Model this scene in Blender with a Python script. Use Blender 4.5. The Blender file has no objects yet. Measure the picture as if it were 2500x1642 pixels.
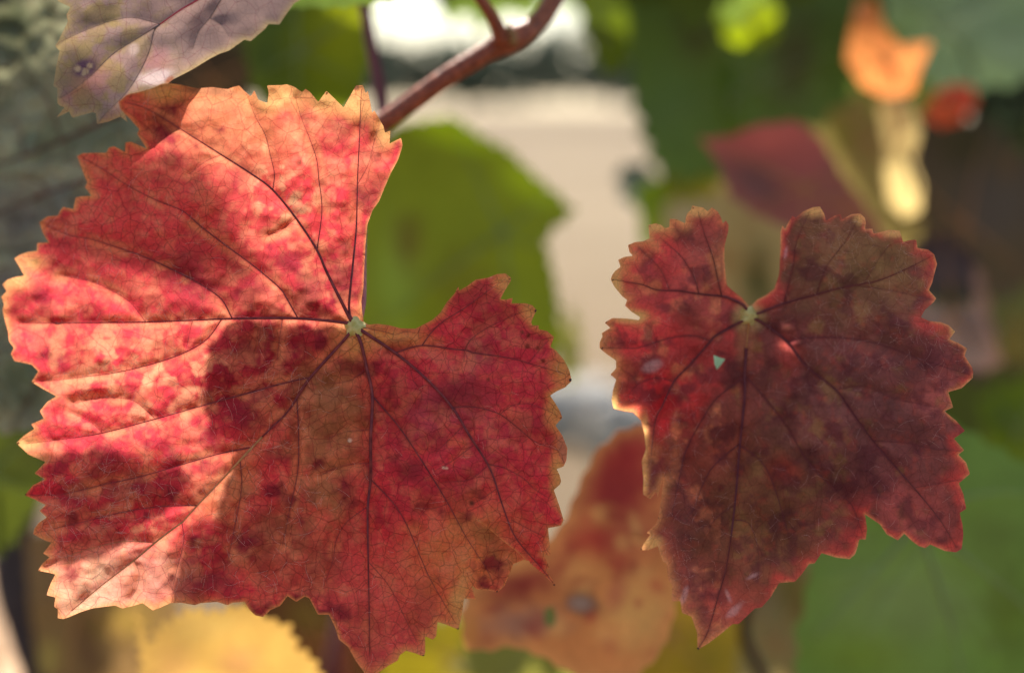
import bpy, bmesh, math, random
import numpy as np
from mathutils import Vector, Matrix
from mathutils.geometry import delaunay_2d_cdt

random.seed(7)
RNG = np.random.default_rng(11)
scene = bpy.context.scene
COL = scene.collection

# ------------------------------------------------------------------ camera
W, H = 2500.0, 1642.0
LENS, SENSOR = 70.0, 36.0
F = LENS / SENSOR * W
CAM_H = 1.05
PITCH = math.radians(-6.45)
FOCUS = 0.392
cam = bpy.data.cameras.new('camera')
cam.lens = LENS
cam.sensor_width = SENSOR
cam.sensor_fit = 'HORIZONTAL'
cam.clip_start = 0.02
cam.clip_end = 6000
cam.dof.use_dof = True
cam.dof.focus_distance = FOCUS
cam.dof.aperture_fstop = 8.5
cam_ob = bpy.data.objects.new('camera', cam)
COL.objects.link(cam_ob)
cam_ob.location = (0, 0, CAM_H)
cam_ob.rotation_euler = (math.pi / 2 + PITCH, 0, 0)
scene.camera = cam_ob

# ------------------------------------------------------------------ sky and sun
SUN_EL, SUN_AZ = math.radians(52), math.radians(-12)      # behind the leaves, a little to the left
SUN_DIR = np.array([math.sin(SUN_AZ) * math.cos(SUN_EL), math.cos(SUN_AZ) * math.cos(SUN_EL), math.sin(SUN_EL)])
world = bpy.data.worlds.new('World')
scene.world = world
world.use_nodes = True
wn = world.node_tree
sky = wn.nodes.new('ShaderNodeTexSky')
sky.sky_type = 'NISHITA'
sky.sun_disc = False
sky.sun_elevation = SUN_EL
sky.sun_rotation = SUN_AZ
sky.air_density = 1.0
sky.dust_density = 1.2
sky.ozone_density = 1.0
bg = wn.nodes['Background']
bg.inputs['Strength'].default_value = 0.085
wn.links.new(sky.outputs[0], bg.inputs['Color'])
sun = bpy.data.lights.new('sun', 'SUN')
sun.energy = 5.0
sun.angle = math.radians(0.5)
sun.color = (1.0, 0.94, 0.84)
sun_ob = bpy.data.objects.new('sun', sun)
COL.objects.link(sun_ob)
sun_ob.rotation_euler = Vector(SUN_DIR).to_track_quat('Z', 'Y').to_euler()
scene.view_settings.view_transform = 'Standard'
scene.view_settings.look = 'None'
scene.view_settings.gamma = 1
scene.view_settings.exposure = 1.52
scene.cycles.max_bounces = 8
scene.cycles.transmission_bounces = 6
scene.cycles.diffuse_bounces = 4

# ------------------------------------------------------------------ helpers
RIGHT = np.array([1.0, 0, 0])
UP = np.array([0, -math.sin(PITCH), math.cos(PITCH)])
FWD = np.array([0, math.cos(PITCH), math.sin(PITCH)])
CAMP = np.array([0, 0, CAM_H])
DS = 2500.0 / 2380.0


def zmap(z):
    return 0.52 + (z - 0.45) * 2.25


def at(x, y, z):
    """point seen at (x, y) of the 2500 px wide frame, z metres in front of the lens"""
    x, y, z = np.asarray(x, float), np.asarray(y, float), np.asarray(z, float)
    return (CAMP + ((x - W / 2) / F * z)[..., None] * RIGHT + (-(y - H / 2) / F * z)[..., None] * UP + z[..., None] * FWD)


def lin(c):
    c = np.asarray(c, float) / 255.0
    return np.where(c <= 0.04045, c / 12.92, ((c + 0.055) / 1.055) ** 2.4)


def D(pts):
    return [(x * DS, y * DS) for x, y in pts]


def vnoise(x, y, scale, seed):
    r = np.random.default_rng(seed)
    g = r.random((256, 256))
    x = np.asarray(x) / scale + 1000.0
    y = np.asarray(y) / scale + 1000.0
    xi, yi = np.floor(x).astype(int), np.floor(y).astype(int)
    fx, fy = x - xi, y - yi
    fx, fy = fx * fx * (3 - 2 * fx), fy * fy * (3 - 2 * fy)
    a, b = g[xi % 256, yi % 256], g[(xi + 1) % 256, yi % 256]
    c, d = g[xi % 256, (yi + 1) % 256], g[(xi + 1) % 256, (yi + 1) % 256]
    return (a * (1 - fx) + b * fx) * (1 - fy) + (c * (1 - fx) + d * fx) * fy


def fbm(x, y, scale, seed, octv=4, gain=0.55):
    t, amp, tot = 0, 1.0, 0
    for k in range(octv):
        t = t + amp * vnoise(x, y, scale / 2 ** k, seed + 17 * k)
        tot += amp
        amp *= gain
    return t / tot


def smooth(a, b, v):
    t = np.clip((v - a) / (b - a), 0, 1)
    return t * t * (3 - 2 * t)


def mix(col, c, f):
    f = np.clip(f, 0, 1)[:, None]
    return col * (1 - f) + np.asarray(c) * f


def resample(pts, step, closed=False):
    p = np.asarray(pts, float)
    if closed:
        p = np.vstack([p, p[:1]])
    out = []
    for a, b in zip(p[:-1], p[1:]):
        n = max(1, int(round(np.hypot(*(b - a)) / step)))
        for k in range(n):
            out.append(a + (b - a) * k / n)
    if not closed:
        out.append(p[-1])
    return np.array(out)


def spline(pts, step):
    p = np.asarray(pts, float)
    p = np.vstack([2 * p[0] - p[1], p, 2 * p[-1] - p[-2]])
    out = []
    for i in range(1, len(p) - 2):
        n = max(2, int(np.linalg.norm(p[i + 1] - p[i]) / step))
        for k in range(n):
            t = k / n
            out.append(0.5 * (2 * p[i] + (p[i + 1] - p[i - 1]) * t + (2 * p[i - 1] - 5 * p[i] + 4 * p[i + 1] - p[i + 2]) * t * t
                              + (3 * p[i] - p[i - 1] - 3 * p[i + 1] + p[i + 2]) * t ** 3))
    out.append(p[-2])
    return np.array(out)


def inside(poly, x, y):
    p = np.asarray(poly)
    q = np.roll(p, -1, 0)
    res = np.zeros(len(x), bool)
    for (x0, y0), (x1, y1) in zip(p, q):
        if y0 == y1:
            continue
        c = (y0 > y) != (y1 > y)
        xc = (x1 - x0) * (y - y0) / (y1 - y0) + x0
        res ^= c & (x < xc)
    return res


def seg_dist(x, y, pts, cap=1e9):
    """distance to a polyline and the share of its length at the nearest point"""
    p = np.asarray(pts, float)
    L = np.hypot(*np.diff(p, axis=0).T)
    cum = np.concatenate([[0], np.cumsum(L)])
    best = np.full(len(x), 1e9)
    tt = np.zeros(len(x))
    lo, hi = p.min(0) - cap, p.max(0) + cap
    m = np.where((x > lo[0]) & (x < hi[0]) & (y > lo[1]) & (y < hi[1]))[0]
    xs, ys = x[m], y[m]
    b, t_ = best[m], tt[m]
    for i in range(len(p) - 1):
        d = p[i + 1] - p[i]
        t = np.clip(((xs - p[i, 0]) * d[0] + (ys - p[i, 1]) * d[1]) / max(1e-9, d @ d), 0, 1)
        dd = np.hypot(xs - p[i, 0] - t * d[0], ys - p[i, 1] - t * d[1])
        k = dd < b
        b[k] = dd[k]
        t_[k] = (cum[i] + t[k] * L[i]) / cum[-1]
    best[m], tt[m] = b, t_
    return best, tt


def mesh_ob(name, verts, faces, mat, parent=None, smooth_=True):
    me = bpy.data.meshes.new(name)
    me.from_pydata([tuple(v) for v in verts], [], [tuple(f) for f in faces])
    me.update()
    if smooth_:
        me.polygons.foreach_set('use_smooth', [True] * len(me.polygons))
    me.materials.append(mat)
    ob = bpy.data.objects.new(name, me)
    COL.objects.link(ob)
    ob.parent = parent
    if parent is not None:
        ob.matrix_parent_inverse = parent.matrix_world.inverted()
    return ob


def tag(o, label=None, cat=None, group=None, kind=None):
    if label:
        o['label'] = label
    if cat:
        o['category'] = cat
    if group:
        o['group'] = group
    if kind:
        o['kind'] = kind
    return o


def empty(name, loc):
    o = bpy.data.objects.new(name, None)
    COL.objects.link(o)
    o.empty_display_size = 0.01
    o.location = loc
    o.matrix_world = Matrix.Translation(Vector(loc))
    return o


def tube_data(pts, radii, sides=8, flat=1.0, jitter=0.0):
    p = np.asarray(pts, float)
    n = len(p)
    tan = np.gradient(p, axis=0)
    tan /= np.linalg.norm(tan, axis=1)[:, None] + 1e-12
    ref = -FWD
    vs, fs = [], []
    for i in range(n):
        b = np.cross(tan[i], ref)
        if np.linalg.norm(b) < 1e-3:
            b = np.cross(tan[i], UP)
        b /= np.linalg.norm(b)
        c = np.cross(b, tan[i])
        for k in range(sides):
            a = 2 * math.pi * k / sides
            r = radii[i] * (1 + jitter * (random.random() - 0.5))
            vs.append(p[i] + b * math.cos(a) * r + c * math.sin(a) * r * flat)
    for i in range(n - 1):
        for k in range(sides):
            k2 = (k + 1) % sides
            fs.append((i * sides + k, i * sides + k2, (i + 1) * sides + k2, (i + 1) * sides + k))
    fs.append(tuple(range(sides))[::-1])
    fs.append(tuple((n - 1) * sides + k for k in range(sides)))
    return vs, fs


def tube(name, pts, radii, mat, parent=None, sides=8, flat=1.0, jitter=0.0):
    v, f = tube_data(pts, radii, sides, flat, jitter)
    return mesh_ob(name, v, f, mat, parent)


# ------------------------------------------------------------------ materials
def new_mat(name):
    m = bpy.data.materials.new(name)
    m.use_nodes = True
    nt = m.node_tree
    nt.nodes.clear()
    out = nt.nodes.new('ShaderNodeOutputMaterial')
    return m, nt, out


def nd(nt, t, **kw):
    n = nt.nodes.new(t)
    for k, v in kw.items():
        setattr(n, k, v)
    return n


def leaf_material(name, trans=0.45, rough=0.5, spec=0.25, net=0.35, fine=0.3, bump=0.35, gamma=0.72, sheen=0.0, tgain=1.0):
    """leaf skin: pigment from the blade's own colour layer, a net of small veins, fine grain; light passes through it"""
    m, nt, out = new_mat(name)
    L = nt.links.new
    a = nd(nt, 'ShaderNodeAttribute', attribute_name='Col')
    fl = nd(nt, 'ShaderNodeAttribute', attribute_name='flat')
    dn = nd(nt, 'ShaderNodeTexNoise')
    dn.inputs['Scale'].default_value = 3.0
    dn.inputs['Detail'].default_value = 3
    L(fl.outputs['Vector'], dn.inputs['Vector'])
    off = nd(nt, 'ShaderNodeVectorMath', operation='MULTIPLY_ADD')
    L(dn.outputs['Color'], off.inputs[0])
    off.inputs[1].default_value = (0.16, 0.16, 0)
    L(fl.outputs['Vector'], off.inputs[2])

    def net_of(scale, width):
        v = nd(nt, 'ShaderNodeTexVoronoi', feature='DISTANCE_TO_EDGE', voronoi_dimensions='2D')
        v.inputs['Scale'].default_value = scale
        L(off.outputs[0], v.inputs['Vector'])
        r = nd(nt, 'ShaderNodeMapRange', interpolation_type='SMOOTHSTEP')
        r.inputs['From Max'].default_value = width
        L(v.outputs['Distance'], r.inputs['Value'])
        return r.outputs['Result'], v
    n0, _ = net_of(1.55, 0.026)
    n1, _ = net_of(3.6, 0.06)
    n2, _ = net_of(9.5, 0.16)
    g1 = nd(nt, 'ShaderNodeTexNoise')
    g1.inputs['Scale'].default_value = 14
    g1.inputs['Detail'].default_value = 6
    g1.inputs['Roughness'].default_value = 0.75
    L(fl.outputs['Vector'], g1.inputs['Vector'])
    # factor = 1 - net*(1-n1) - .5*net*(1-n2) + fine*(noise-.5)
    m1 = nd(nt, 'ShaderNodeMath', operation='MULTIPLY_ADD')
    L(n1, m1.inputs[0])
    m1.inputs[1].default_value = net
    m1.inputs[2].default_value = 1 - net - 0.45 * net - 0.5 * fine + 0.12 * net
    m2 = nd(nt, 'ShaderNodeMath', operation='MULTIPLY_ADD')
    L(n2, m2.inputs[0])
    m2.inputs[1].default_value = 0.45 * net
    L(m1.outputs[0], m2.inputs[2])
    m3 = nd(nt, 'ShaderNodeMath', operation='MULTIPLY_ADD')
    L(g1.outputs['Fac'], m3.inputs[0])
    m3.inputs[1].default_value = fine
    L(m2.outputs[0], m3.inputs[2])
    tn = nd(nt, 'ShaderNodeMix', data_type='RGBA', blend_type='MULTIPLY')
    inv = nd(nt, 'ShaderNodeMath', operation='MULTIPLY_ADD')
    L(n0, inv.inputs[0])
    inv.inputs[1].default_value = -2.6 * net
    inv.inputs[2].default_value = 2.6 * net
    L(inv.outputs[0], tn.inputs['Factor'])
    L(a.outputs['Color'], tn.inputs['A'])
    tn.inputs['B'].default_value = (0.62, 0.3, 0.4, 1)
    sc = nd(nt, 'ShaderNodeVectorMath', operation='SCALE')
    L(tn.outputs['Result'], sc.inputs[0])
    L(m3.outputs[0], sc.inputs['Scale'])
    gm = nd(nt, 'ShaderNodeGamma')
    gm.inputs['Gamma'].default_value = gamma
    L(sc.outputs[0], gm.inputs['Color'])
    tg = nd(nt, 'ShaderNodeVectorMath', operation='SCALE')
    tg.inputs['Scale'].default_value = tgain
    L(gm.outputs[0], tg.inputs[0])
    bp = nd(nt, 'ShaderNodeBump')
    bp.inputs['Strength'].default_value = bump
    bp.inputs['Distance'].default_value = 0.0010
    L(m3.outputs[0], bp.inputs['Height'])
    p = nd(nt, 'ShaderNodeBsdfPrincipled')
    p.inputs['Roughness'].default_value = rough
    p.inputs['Specular IOR Level'].default_value = spec
    p.inputs['Sheen Weight'].default_value = sheen
    p.inputs['Sheen Roughness'].default_value = 0.5
    L(sc.outputs[0], p.inputs['Base Color'])
    L(bp.outputs[0], p.inputs['Normal'])
    t = nd(nt, 'ShaderNodeBsdfTranslucent')
    L(tg.outputs[0], t.inputs['Color'])
    mx = nd(nt, 'ShaderNodeMixShader')
    mx.inputs[0].default_value = trans
    L(p.outputs[0], mx.inputs[1])
    L(t.outputs[0], mx.inputs[2])
    L(mx.outputs[0], out.inputs['Surface'])
    return m


def stem_material(name, c0, c1, rough=0.55, streak=(900, 900, 60), bump=0.3, subsurface=0.0):
    m, nt, out = new_mat(name)
    L = nt.links.new
    tc = nd(nt, 'ShaderNodeTexCoord')
    mp = nd(nt, 'ShaderNodeMapping')
    mp.inputs['Scale'].default_value = streak
    L(tc.outputs['Object'], mp.inputs['Vector'])
    n = nd(nt, 'ShaderNodeTexNoise')
    n.inputs['Scale'].default_value = 1.0
    n.inputs['Detail'].default_value = 5
    L(mp.outputs[0], n.inputs['Vector'])
    r = nd(nt, 'ShaderNodeMapRange')
    r.inputs['From Min'].default_value = 0.3
    r.inputs['From Max'].default_value = 0.7
    L(n.outputs['Fac'], r.inputs['Value'])
    mc = nd(nt, 'ShaderNodeMix', data_type='RGBA')
    L(r.outputs[0], mc.inputs['Factor'])
    mc.inputs['A'].default_value = (*lin(c0), 1)
    mc.inputs['B'].default_value = (*lin(c1), 1)
    b = nd(nt, 'ShaderNodeBump')
    b.inputs['Strength'].default_value = bump
    b.inputs['Distance'].default_value = 0.0004
    L(n.outputs['Fac'], b.inputs['Height'])
    p = nd(nt, 'ShaderNodeBsdfPrincipled')
    p.inputs['Roughness'].default_value = rough
    p.inputs['Specular IOR Level'].default_value = 0.35
    L(mc.outputs['Result'], p.inputs['Base Color'])
    L(b.outputs[0], p.inputs['Normal'])
    L(p.outputs[0], out.inputs['Surface'])
    return m


M_RED = leaf_material('red_leaf_skin', trans=0.42, rough=0.55, spec=0.22, net=0.34, fine=0.85, bump=0.75, gamma=0.58, tgain=0.76)
M_BROWN = leaf_material('bronze_leaf_skin', trans=0.45, rough=0.5, spec=0.3, net=0.2, fine=0.95, bump=0.7, gamma=0.8)
M_PURPLE = leaf_material('purple_leaf_skin', trans=0.42, rough=0.38, spec=0.45, net=0.2, fine=0.4, bump=0.35, gamma=0.85)
M_BACK = leaf_material('soft_leaf_skin', trans=0.5, rough=0.5, spec=0.3, net=0.15, fine=0.3, bump=0.3, gamma=0.85)
M_GLOSS = leaf_material('waxy_leaf_skin', trans=0.3, rough=0.38, spec=0.5, net=0.35, fine=0.4, bump=0.9, gamma=0.9)
M_VEIN = stem_material('dark_red_vein', (92, 24, 32), (138, 54, 52), streak=(700, 700, 700))
M_VEIN_L = stem_material('amber_vein', (170, 104, 56), (198, 140, 84), streak=(700, 700, 700))
M_VEIN_R = stem_material('red_vein', (138, 26, 34), (164, 48, 50), streak=(700, 700, 700))  # redder copy for vein ends in the sun; light put into the colour
M_VEIN_D = stem_material('dusky_vein', (92, 72, 70), (108, 88, 80), streak=(700, 700, 700))
M_VEIN_B = stem_material('plum_vein', (92, 36, 40), (116, 50, 48), streak=(700, 700, 700))
M_VEIN_P = stem_material('crimson_vein', (172, 48, 66), (190, 74, 84), streak=(700, 700, 700))
M_VEIN_G = stem_material('pale_green_vein', (112, 124, 74), (130, 142, 92), streak=(300, 300, 300))
M_HUB = stem_material('pale_leaf_base', (184, 164, 84), (220, 204, 136), rough=0.8, streak=(900, 900, 900), bump=0.6)
M_PETIOLE = stem_material('pink_petiole', (140, 50, 56), (176, 96, 80), streak=(500, 500, 60))
M_CANE = stem_material('red_brown_cane', (96, 42, 26), (170, 94, 60), rough=0.5, streak=(700, 300, 700), bump=0.9)
M_DARKCANE = stem_material('dark_cane_bark', (44, 26, 14), (70, 44, 26), rough=0.75, streak=(300, 300, 80), bump=0.8)
M_REDSTEM = stem_material('dark_red_stem', (88, 34, 40), (120, 54, 56), streak=(400, 400, 60))
M_GREY = stem_material('weathered_stone', (112, 108, 100), (168, 162, 152), rough=0.9, streak=(20, 20, 20), bump=0.8)
M_DARKSTONE = stem_material('dark_stone', (62, 60, 54), (92, 88, 78), rough=0.9, streak=(20, 20, 20), bump=0.8)
M_HAIR = stem_material('pale_leaf_hair', (226, 176, 160), (240, 206, 188), rough=0.6, streak=(10, 10, 10), bump=0)
M_TIP = stem_material('withered_tip', (48, 34, 32), (84, 60, 50), rough=0.8, streak=(900, 900, 900))
M_BUD = stem_material('bud_scale', (120, 84, 44), (170, 140, 92), rough=0.7, streak=(900, 900, 900))


# ------------------------------------------------------------------ leaf builder
def build_blade(name, outline, depth, color, mat, parent, spacing=9.0, bstep=5.0, holes=(), post=None, flat_seed=0.0):
    bnd = resample(outline, bstep, True)
    sm = 0.76 * bnd + 0.12 * (np.roll(bnd, 1, 0) + np.roll(bnd, -1, 0))
    bnd = sm
    loops = [bnd] + [resample(h, bstep, True) for h in holes]
    pts, edges = [], []
    for lp in loops:
        o = len(pts)
        pts += lp.tolist()
        edges += [(o + i, o + (i + 1) % len(lp)) for i in range(len(lp))]
    lo, hi = bnd.min(0), bnd.max(0)
    xs = np.arange(lo[0], hi[0], spacing)
    ys = np.arange(lo[1], hi[1], spacing * 0.866)
    gx, gy = np.meshgrid(xs, ys)
    gx = gx + (np.arange(len(ys)) % 2)[:, None] * spacing / 2
    gx = gx.ravel() + RNG.uniform(-.18, .18, gx.size) * spacing
    gy = gy.ravel() + RNG.uniform(-.18, .18, gy.size) * spacing
    k = inside(bnd, gx, gy)
    for h in loops[1:]:
        k &= ~inside(h, gx, gy)
    gx, gy = gx[k], gy[k]
    ed = np.full(len(gx), 1e9)
    allb = np.vstack(loops)
    for i in range(0, len(gx), 4000):
        ed[i:i + 4000] = np.sqrt(((gx[i:i + 4000, None] - allb[None, :, 0]) ** 2 + (gy[i:i + 4000, None] - allb[None, :, 1]) ** 2).min(1))
    k = ed > spacing * 0.55
    gx, gy = gx[k], gy[k]
    pts += np.stack([gx, gy], 1).tolist()
    r = delaunay_2d_cdt([Vector(p) for p in pts], edges, [], 2, 1e-3)
    v = np.array([(a[0], a[1]) for a in r[0]])
    tri = np.array(r[2])
    if len(loops) > 1:
        ce = v[tri].mean(1)
        kk = np.ones(len(tri), bool)
        for h in loops[1:]:
            kk &= ~inside(h, ce[:, 0], ce[:, 1])
        tri = tri[kk]
    x, y = v[:, 0], v[:, 1]
    ed = np.full(len(x), 1e9)
    ob_ = bnd
    for i in range(0, len(x), 4000):
        ed[i:i + 4000] = np.sqrt(((x[i:i + 4000, None] - ob_[None, :, 0]) ** 2 + (y[i:i + 4000, None] - ob_[None, :, 1]) ** 2).min(1))
    col = np.clip(color(x, y, ed), 0.002, 0.95)
    z = depth(x, y)
    px, py = x, y
    if post is not None:
        px, py, z = post(x, y, z)
    P = at(px, py, z)
    ob = mesh_ob(name, P, tri.tolist(), mat, parent)
    me = ob.data
    ca = me.color_attributes.new('Col', 'FLOAT_COLOR', 'POINT')
    ca.data.foreach_set('color', np.concatenate([col, np.ones((len(col), 1))], 1).astype(np.float32).ravel())
    fa = me.attributes.new('flat', 'FLOAT_VECTOR', 'POINT')
    fa.data.foreach_set('vector', np.stack([x / 100 + flat_seed, y / 100 + flat_seed * 0.37, np.zeros(len(x))], 1).astype(np.float32).ravel())
    return ob


def build_veins(veins, depth, mat, parent, lift=0.0002, post=None, scale=1.0):
    """veins: list of (points, width px at the base, width at the tip, sub-veins, material or None)"""
    for pts, w0, w1, subs, mm in veins:
        p = spline(pts, 12)
        ob = vein_tube('vein', p, w0 * scale * 1.3, w1 * scale * 0.8, depth, mm or mat, parent, lift, post)
        for sp, s0, s1 in subs:
            q = spline(sp, 12)
            vein_tube('side_vein', q, s0 * scale * (0.62 if s0 < 3.7 else 0.85), s1 * scale * 0.7, depth, mm or mat, ob, lift * 0.8, post)


def vein_tube(name, p, w0, w1, depth, mat, parent, lift, post):
    z = depth(p[:, 0], p[:, 1])
    x, y = p[:, 0], p[:, 1]
    if post is not None:
        x, y, z = post(x, y, z)
    w = np.linspace(w0, w1, len(p)) * (1 + 0.12 * np.sin(np.linspace(0, 9, len(p)) + w0))
    r = w / 2 * z / F
    P = at(x, y, z - lift + r * 0.25)
    return tube(name, P, r, mat, parent, sides=7)


def vein_field(veins, x, y, wide):
    """0..1 nearness to any vein and plain distance"""
    near = np.zeros(len(x))
    dist = np.full(len(x), 400.0)
    for pts, w0, w1, subs, _ in veins:
        for q, a, b in [(pts, w0, w1)] + list(subs):
            p = spline(q, 25)
            d, t = seg_dist(x, y, p, 120)
            w = (a + (b - a) * t)
            near = np.maximum(near, np.exp(-(d / (w * 0.5 + wide)) ** 2) * np.clip(0.35 + w / 9, 0, 1))
            dist = np.minimum(dist, d)
    return near, dist


def hairs(name, outline, depth, n, parent, dens, lmin, lmax, seed, width=1.3):
    r = np.random.default_rng(seed)
    o = np.asarray(outline)
    lo, hi = o.min(0), o.max(0)
    x = r.uniform(lo[0], hi[0], n * 8)
    y = r.uniform(lo[1], hi[1], n * 8)
    k = inside(o, x, y) & (r.random(n * 8) < dens(x, y))
    x, y = x[k][:n], y[k][:n]
    V, Fc = [], []
    for i in range(len(x)):
        ln = r.uniform(lmin, lmax)
        a = r.uniform(0, 2 * math.pi)
        cu = r.normal(0, 0.9)
        m = 6
        t = np.linspace(0, 1, m)
        ang = a + cu * t
        dx = np.concatenate([[0], np.cumsum(np.cos(ang[:-1]))]) * ln / (m - 1)
        dy = np.concatenate([[0], np.cumsum(np.sin(ang[:-1]))]) * ln / (m - 1)
        hx, hy = x[i] + dx, y[i] + dy
        if not inside(o, hx[[2, 5]], hy[[2, 5]]).all():
            continue
        z0 = float(depth(np.array([x[i]]), np.array([y[i]]))[0])
        zz = depth(hx, hy)
        lift = 0.00012 + 0.0009 * np.sin(t * math.pi * r.uniform(0.5, 1.0)) * r.uniform(0.2, 1)
        P = at(hx, hy, zz - lift)
        rad = np.full(m, width / 2 * z0 / F) * np.linspace(1.1, 0.5, m)
        v, f = tube_data(P, rad, 3)
        b = len(V)
        V += v
        Fc += [tuple(b + q for q in ff) for ff in f]
    ob = mesh_ob(name, V, Fc, M_HAIR, parent)
    ob['kind'] = 'stuff'
    return ob


def hub_mesh(name, cx, cy, rad, depth, parent, mat, h=0.0016, seed=1, square=0.0):
    r = np.random.default_rng(seed)
    V, Fc = [], []
    rings, sides = 7, 26
    wob = 1 + 0.28 * np.sin(np.arange(sides) * 2 * math.pi / sides * 5 + seed) * 0.5 + r.normal(0, 0.04, sides)
    for i in range(rings):
        q = i / (rings - 1)
        for k in range(sides):
            a = 2 * math.pi * k / sides
            rr = rad * q * (1 + (wob[k] - 1) * q)
            x, y = cx + rr * math.cos(a), cy + rr * math.sin(a)
            z = float(depth(np.array([x]), np.array([y]))[0])
            hh = h * (1 - q ** 2.2) + r.normal(0, h * 0.012) - 0.00006 * q
            V.append(at(x, y, z - hh))
    for i in range(rings - 1):
        for k in range(sides):
            k2 = (k + 1) % sides
            Fc.append((i * sides + k, i * sides + k2, (i + 1) * sides + k2, (i + 1) * sides + k))
    return mesh_ob(name, V, Fc, mat, parent)


def tips(pts, depth, parent, hub):
    """small dark withered points at the ends of teeth"""
    for (x, y, r) in pts:
        x, y = x + (hub[0] - x) / math.hypot(hub[0] - x, hub[1] - y) * 3.5, y + (hub[1] - y) / math.hypot(hub[0] - x, hub[1] - y) * 3.5
        z = float(depth(np.array([x]), np.array([y]))[0]) - 0.0001
        s = r * 0.55 * z / F
        c = at(x, y, z + 0.0002)
        bm = bmesh.new()
        bmesh.ops.create_icosphere(bm, subdivisions=1, radius=s)
        for v in bm.verts:
            v.co.x *= random.uniform(0.8, 1.3)
            v.co.z *= random.uniform(0.7, 1.2)
            v.co.y *= 0.5
        me = bpy.data.meshes.new('tooth_tip')
        bm.to_mesh(me)
        bm.free()
        me.materials.append(M_TIP)
        ob = bpy.data.objects.new('tooth_tip', me)
        COL.objects.link(ob)
        ob.parent = parent
        ob.matrix_parent_inverse = parent.matrix_world.inverted()
        ob.location = Vector(c)


# ================================================================== ground, far trees
def ground():
    m, nt, out = new_mat('dry_sandy_soil')
    L = nt.links.new
    tc = nd(nt, 'ShaderNodeTexCoord')
    n1 = nd(nt, 'ShaderNodeTexNoise')
    n1.inputs['Scale'].default_value = 0.35
    n1.inputs['Detail'].default_value = 8
    n2 = nd(nt, 'ShaderNodeTexNoise')
    n2.inputs['Scale'].default_value = 14
    n2.inputs['Detail'].default_value = 6
    L(tc.outputs['Object'], n1.inputs['Vector'])
    L(tc.outputs['Object'], n2.inputs['Vector'])
    r = nd(nt, 'ShaderNodeValToRGB')
    r.color_ramp.elements[0].position = 0.3
    r.color_ramp.elements[0].color = (*lin((92, 79, 61)), 1)
    r.color_ramp.elements[1].position = 0.7
    r.color_ramp.elements[1].color = (*lin((116, 102, 82)), 1)
    ad = nd(nt, 'ShaderNodeMath', operation='MULTIPLY_ADD')
    L(n2.outputs['Fac'], ad.inputs[0])
    ad.inputs[1].default_value = 0.4
    mu = nd(nt, 'ShaderNodeMath', operation='MULTIPLY')
    L(n1.outputs['Fac'], mu.inputs[0])
    mu.inputs[1].default_value = 0.6
    L(mu.outputs[0], ad.inputs[2])
    L(ad.outputs[0], r.inputs[0])
    sp = nd(nt, 'ShaderNodeSeparateXYZ')
    L(tc.outputs['Object'], sp.inputs[0])
    wv = nd(nt, 'ShaderNodeMath', operation='MULTIPLY_ADD')
    L(n1.outputs['Fac'], wv.inputs[0])
    wv.inputs[1].default_value = 5.0
    L(sp.outputs['Y'], wv.inputs[2])
    band = nd(nt, 'ShaderNodeValToRGB')     # trodden tan soil near the vines, pale sand, greyer stubble far off
    lg = nd(nt, 'ShaderNodeMath', operation='LOGARITHM')
    lg.inputs[1].default_value = 100.0
    L(wv.outputs[0], lg.inputs[0])
    L(lg.outputs[0], band.inputs[0])
    for e, (pos, col) in zip([band.color_ramp.elements[0], band.color_ramp.elements[1], band.color_ramp.elements.new(0.55), band.color_ramp.elements.new(0.66)],
                             [(0.42, (0.62, 0.56, 0.5, 1)), (0.86, (0.66, 0.68, 0.68, 1)), (0.53, (0.9, 0.84, 0.76, 1)), (0.64, (1.05, 1.04, 1.0, 1))]):
        e.position = pos
        e.color = col
    gm_ = nd(nt, 'ShaderNodeMix', data_type='RGBA', blend_type='MULTIPLY')
    gm_.inputs['Factor'].default_value = 1.0
    L(r.outputs[0], gm_.inputs['A'])
    L(band.outputs[0], gm_.inputs['B'])
    b = nd(nt, 'ShaderNodeBump')
    b.inputs['Strength'].default_value = 0.6
    b.inputs['Distance'].default_value = 0.03
    L(n2.outputs['Fac'], b.inputs['Height'])
    p = nd(nt, 'ShaderNodeBsdfPrincipled')
    p.inputs['Roughness'].default_value = 0.95
    p.inputs['Specular IOR Level'].default_value = 0.1
    L(gm_.outputs['Result'], p.inputs['Base Color'])
    L(b.outputs[0], p.inputs['Normal'])
    L(p.outputs[0], out.inputs['Surface'])
    rr = [0, 0.5, 1, 2, 3.5, 5, 7, 10, 14, 20, 30, 50, 90, 160, 300, 700, 1600, 3500]
    sides = 64
    V, Fc = [(0, 0, 0)], []
    rg = np.random.default_rng(3)
    for i, q in enumerate(rr[1:]):
        for k in range(sides):
            a = 2 * math.pi * k / sides
            V.append((q * math.sin(a), q * math.cos(a), rg.normal(0, 0.012) if q < 40 else 0))
    for k in range(sides):
        Fc.append((0, 1 + (k + 1) % sides, 1 + k))
    for i in range(len(rr) - 2):
        for k in range(sides):
            a, b_ = 1 + i * sides + k, 1 + i * sides + (k + 1) % sides
            Fc.append((a, b_, b_ + sides, a + sides))
    o = mesh_ob('ground', V, Fc, m)
    tag(o, 'pale sandy field soil running back to the far trees', 'ground', kind='structure')


ground()


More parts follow.
